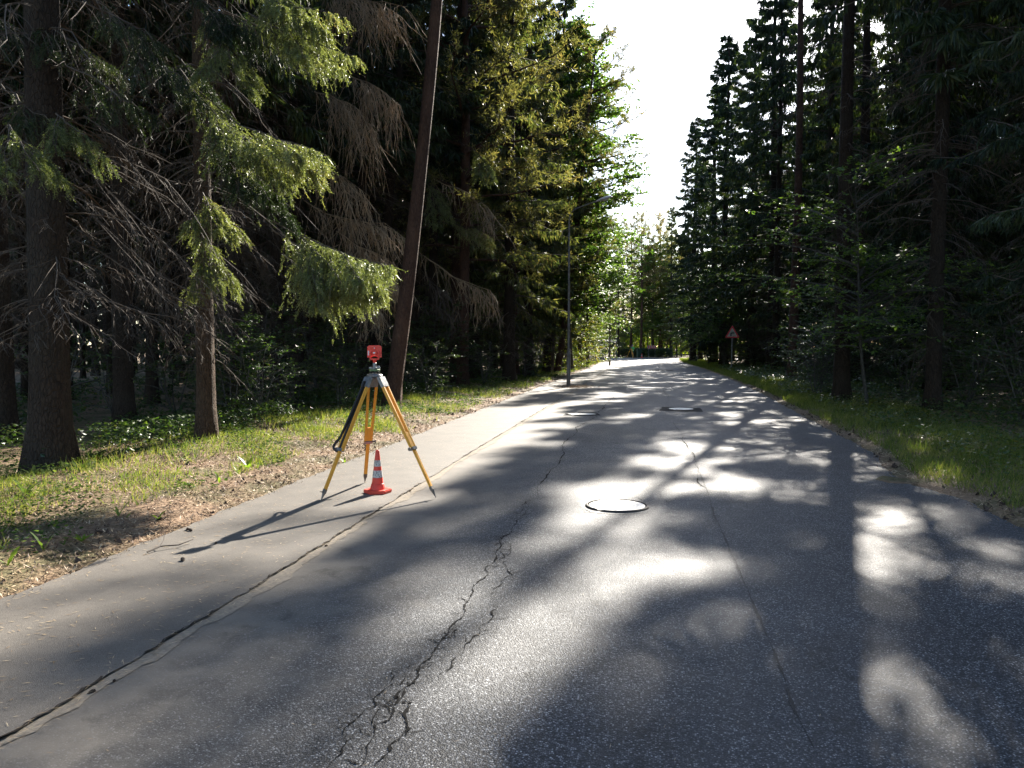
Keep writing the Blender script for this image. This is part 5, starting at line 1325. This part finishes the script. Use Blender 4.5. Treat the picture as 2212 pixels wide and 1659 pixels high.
for px, py, L, lab in ((705, 1181, .032, 'pine cone in the path joint halfway to the tripod'), (198, 1498, .032, 'dark pine cone on the sand in the lower left joint'), (247, 1473, .022, 'orange brown cone bit just above the dark cone in the joint'),
        (885, 1062, .04, 'cone beside the right tripod foot'), (466, 1178, .03, 'tiny cone on the path below the tripod shadow'), (405, 1148, .045, 'cone lying at the path edge left of the tripod shadow'),
        (412, 1150, .045, 'second cone touching the one at the path edge'), (345, 1130, .05, 'cone half sunk in needles above the path edge'), (395, 1215, .05, 'cone in the litter near the path edge, lower down'), (214, 1165, .06, 'cone on the open brown litter'),
        (1990, 1015, .06, 'dark cone on the asphalt near the right edge')):
    pine_cone(px, py, L, lab)
x, y = gpos(318, 1200)
tw1 = MB(); tw1.tube([(0, 0, .015), (.12, .06, .03), (.26, .05, .02), (.4, .12, .03)], [.007, .006, .005, .003], 6); tw1.tube([(.12, .06, .03), (.17, .13, .06), (.2, .2, .1)], [.004, .003, .002], 5); tw1.tube([(.26, .05, .02), (.33, .0, .05)], [.004, .002], 5)
o = tw1.build('fallen_twig', M['twig']); o.location = (x, y, .012); o.rotation_euler = (0, 0, .9); tag(o, 'fallen forked twig lying at the edge of the side path', 'twig')

# chips of bark, cone scales and dark crumbs among the needles
def chips(n, x0, x1, y0, y1, edge, dmin, dmax, r, ypow=1.7):
    x, y, d = scatter(n, x0, x1, y0, y1, edge, dmin, dmax, ypow=ypow); k = patchy(x, y, 2.2, -.2, 3.0, 1.2); x, y = x[k], y[k]; m = len(x)
    rr = r * rng.lognormal(0, .5, m) * (1 + y * .02); c = np.stack([x, y, ground_z(x, y) + rr * .4 + .012], -1)
    base = np.array([[1, 0, -.5], [-.5, .87, -.5], [-.5, -.87, -.5], [.1, 0, .8]])
    v = (c[:, None, :] + (base[None] * rr[:, None, None] + rng.normal(size=(m, 4, 3)) * (rr * .3)[:, None, None])).reshape(-1, 3)
    f = (np.arange(m)[:, None, None] * 4 + np.array([[0, 1, 3], [1, 2, 3], [2, 0, 3]])[None]).reshape(-1, 3)
    return v, f
stuffmesh('bark_chips', cat_geo([chips(7000, -8.5, -4, 2.2, 40, 'L', -.1, 3.5, .008), chips(3000, -5, -4, 2.2, 30, 'L', -.05, .6, .010), chips(5000, 3, 6, 5, 40, 'R', -.1, 1.6, .014)]), 'conewood', 'dark chips of bark and cone scattered on the verges', 'litter')

# ------------------------------------------------------------------ tell the many alike ones apart by their neighbours
ORD = ['nearest', 'second nearest', 'third nearest', 'fourth nearest', 'fifth nearest', 'sixth nearest', 'seventh nearest', 'eighth nearest']
def relabel(group, kind, marks, rest):
    slots = {}
    for o in scn.objects:
        if o.get('group') == group:
            p = px_of(o.location.x, o.location.y)
            for (a, na), (b, nb) in zip(marks[:-1], marks[1:]):
                if a <= p < b: slots.setdefault((na, nb), []).append((o.location.y, o)); break
            else: o['label'] = rest
    for (na, nb), l in slots.items():
        l.sort(key=lambda t_: t_[0])
        for i, (_, o) in enumerate(l):
            o['label'] = f"{kind} between {na} and {nb}, {ORD[i]}" if i < len(ORD) else f"{kind} far behind others between {na} and {nb}"
LM = [(0, 'left margin'), (112, 'flared trunk'), (446, 'slim sunlit spruce'), (645, 'thin trunk'), (846, 'leaning pine'), (1228, 'lamp post')]
RM = [(1585, 'warning sign'), (1700, 'straight trunk'), (1830, 'maple trunk'), (1990, 'dark trunk'), (2100, 'house glimpse'), (2212, 'right margin')]
relabel('spruces deep in the left wood', 'dark spruce', LM, 'dark spruce deep in the wood beyond the left margin')
relabel('spruces deep in the right wood', 'dark spruce', RM, 'dark spruce deep in the right wood near the bend or beyond the margin')
relabel('dim shrubs deep in the left wood', 'dim shrub', LM, 'dim shrub deep in the wood beyond the lamp post')
relabel('dim shrubs deep in the right wood', 'dim shrub', RM, 'dim shrub deep in the right wood near the bend or beyond the margin')
relabel('young spruces under the right trees', 'young spruce', [(1440, 'bend')] + RM, 'young spruce under the right trees')
relabel('sunlit bushes behind the right wood', 'sunlit bush', RM, 'sunlit bush behind the right wood')
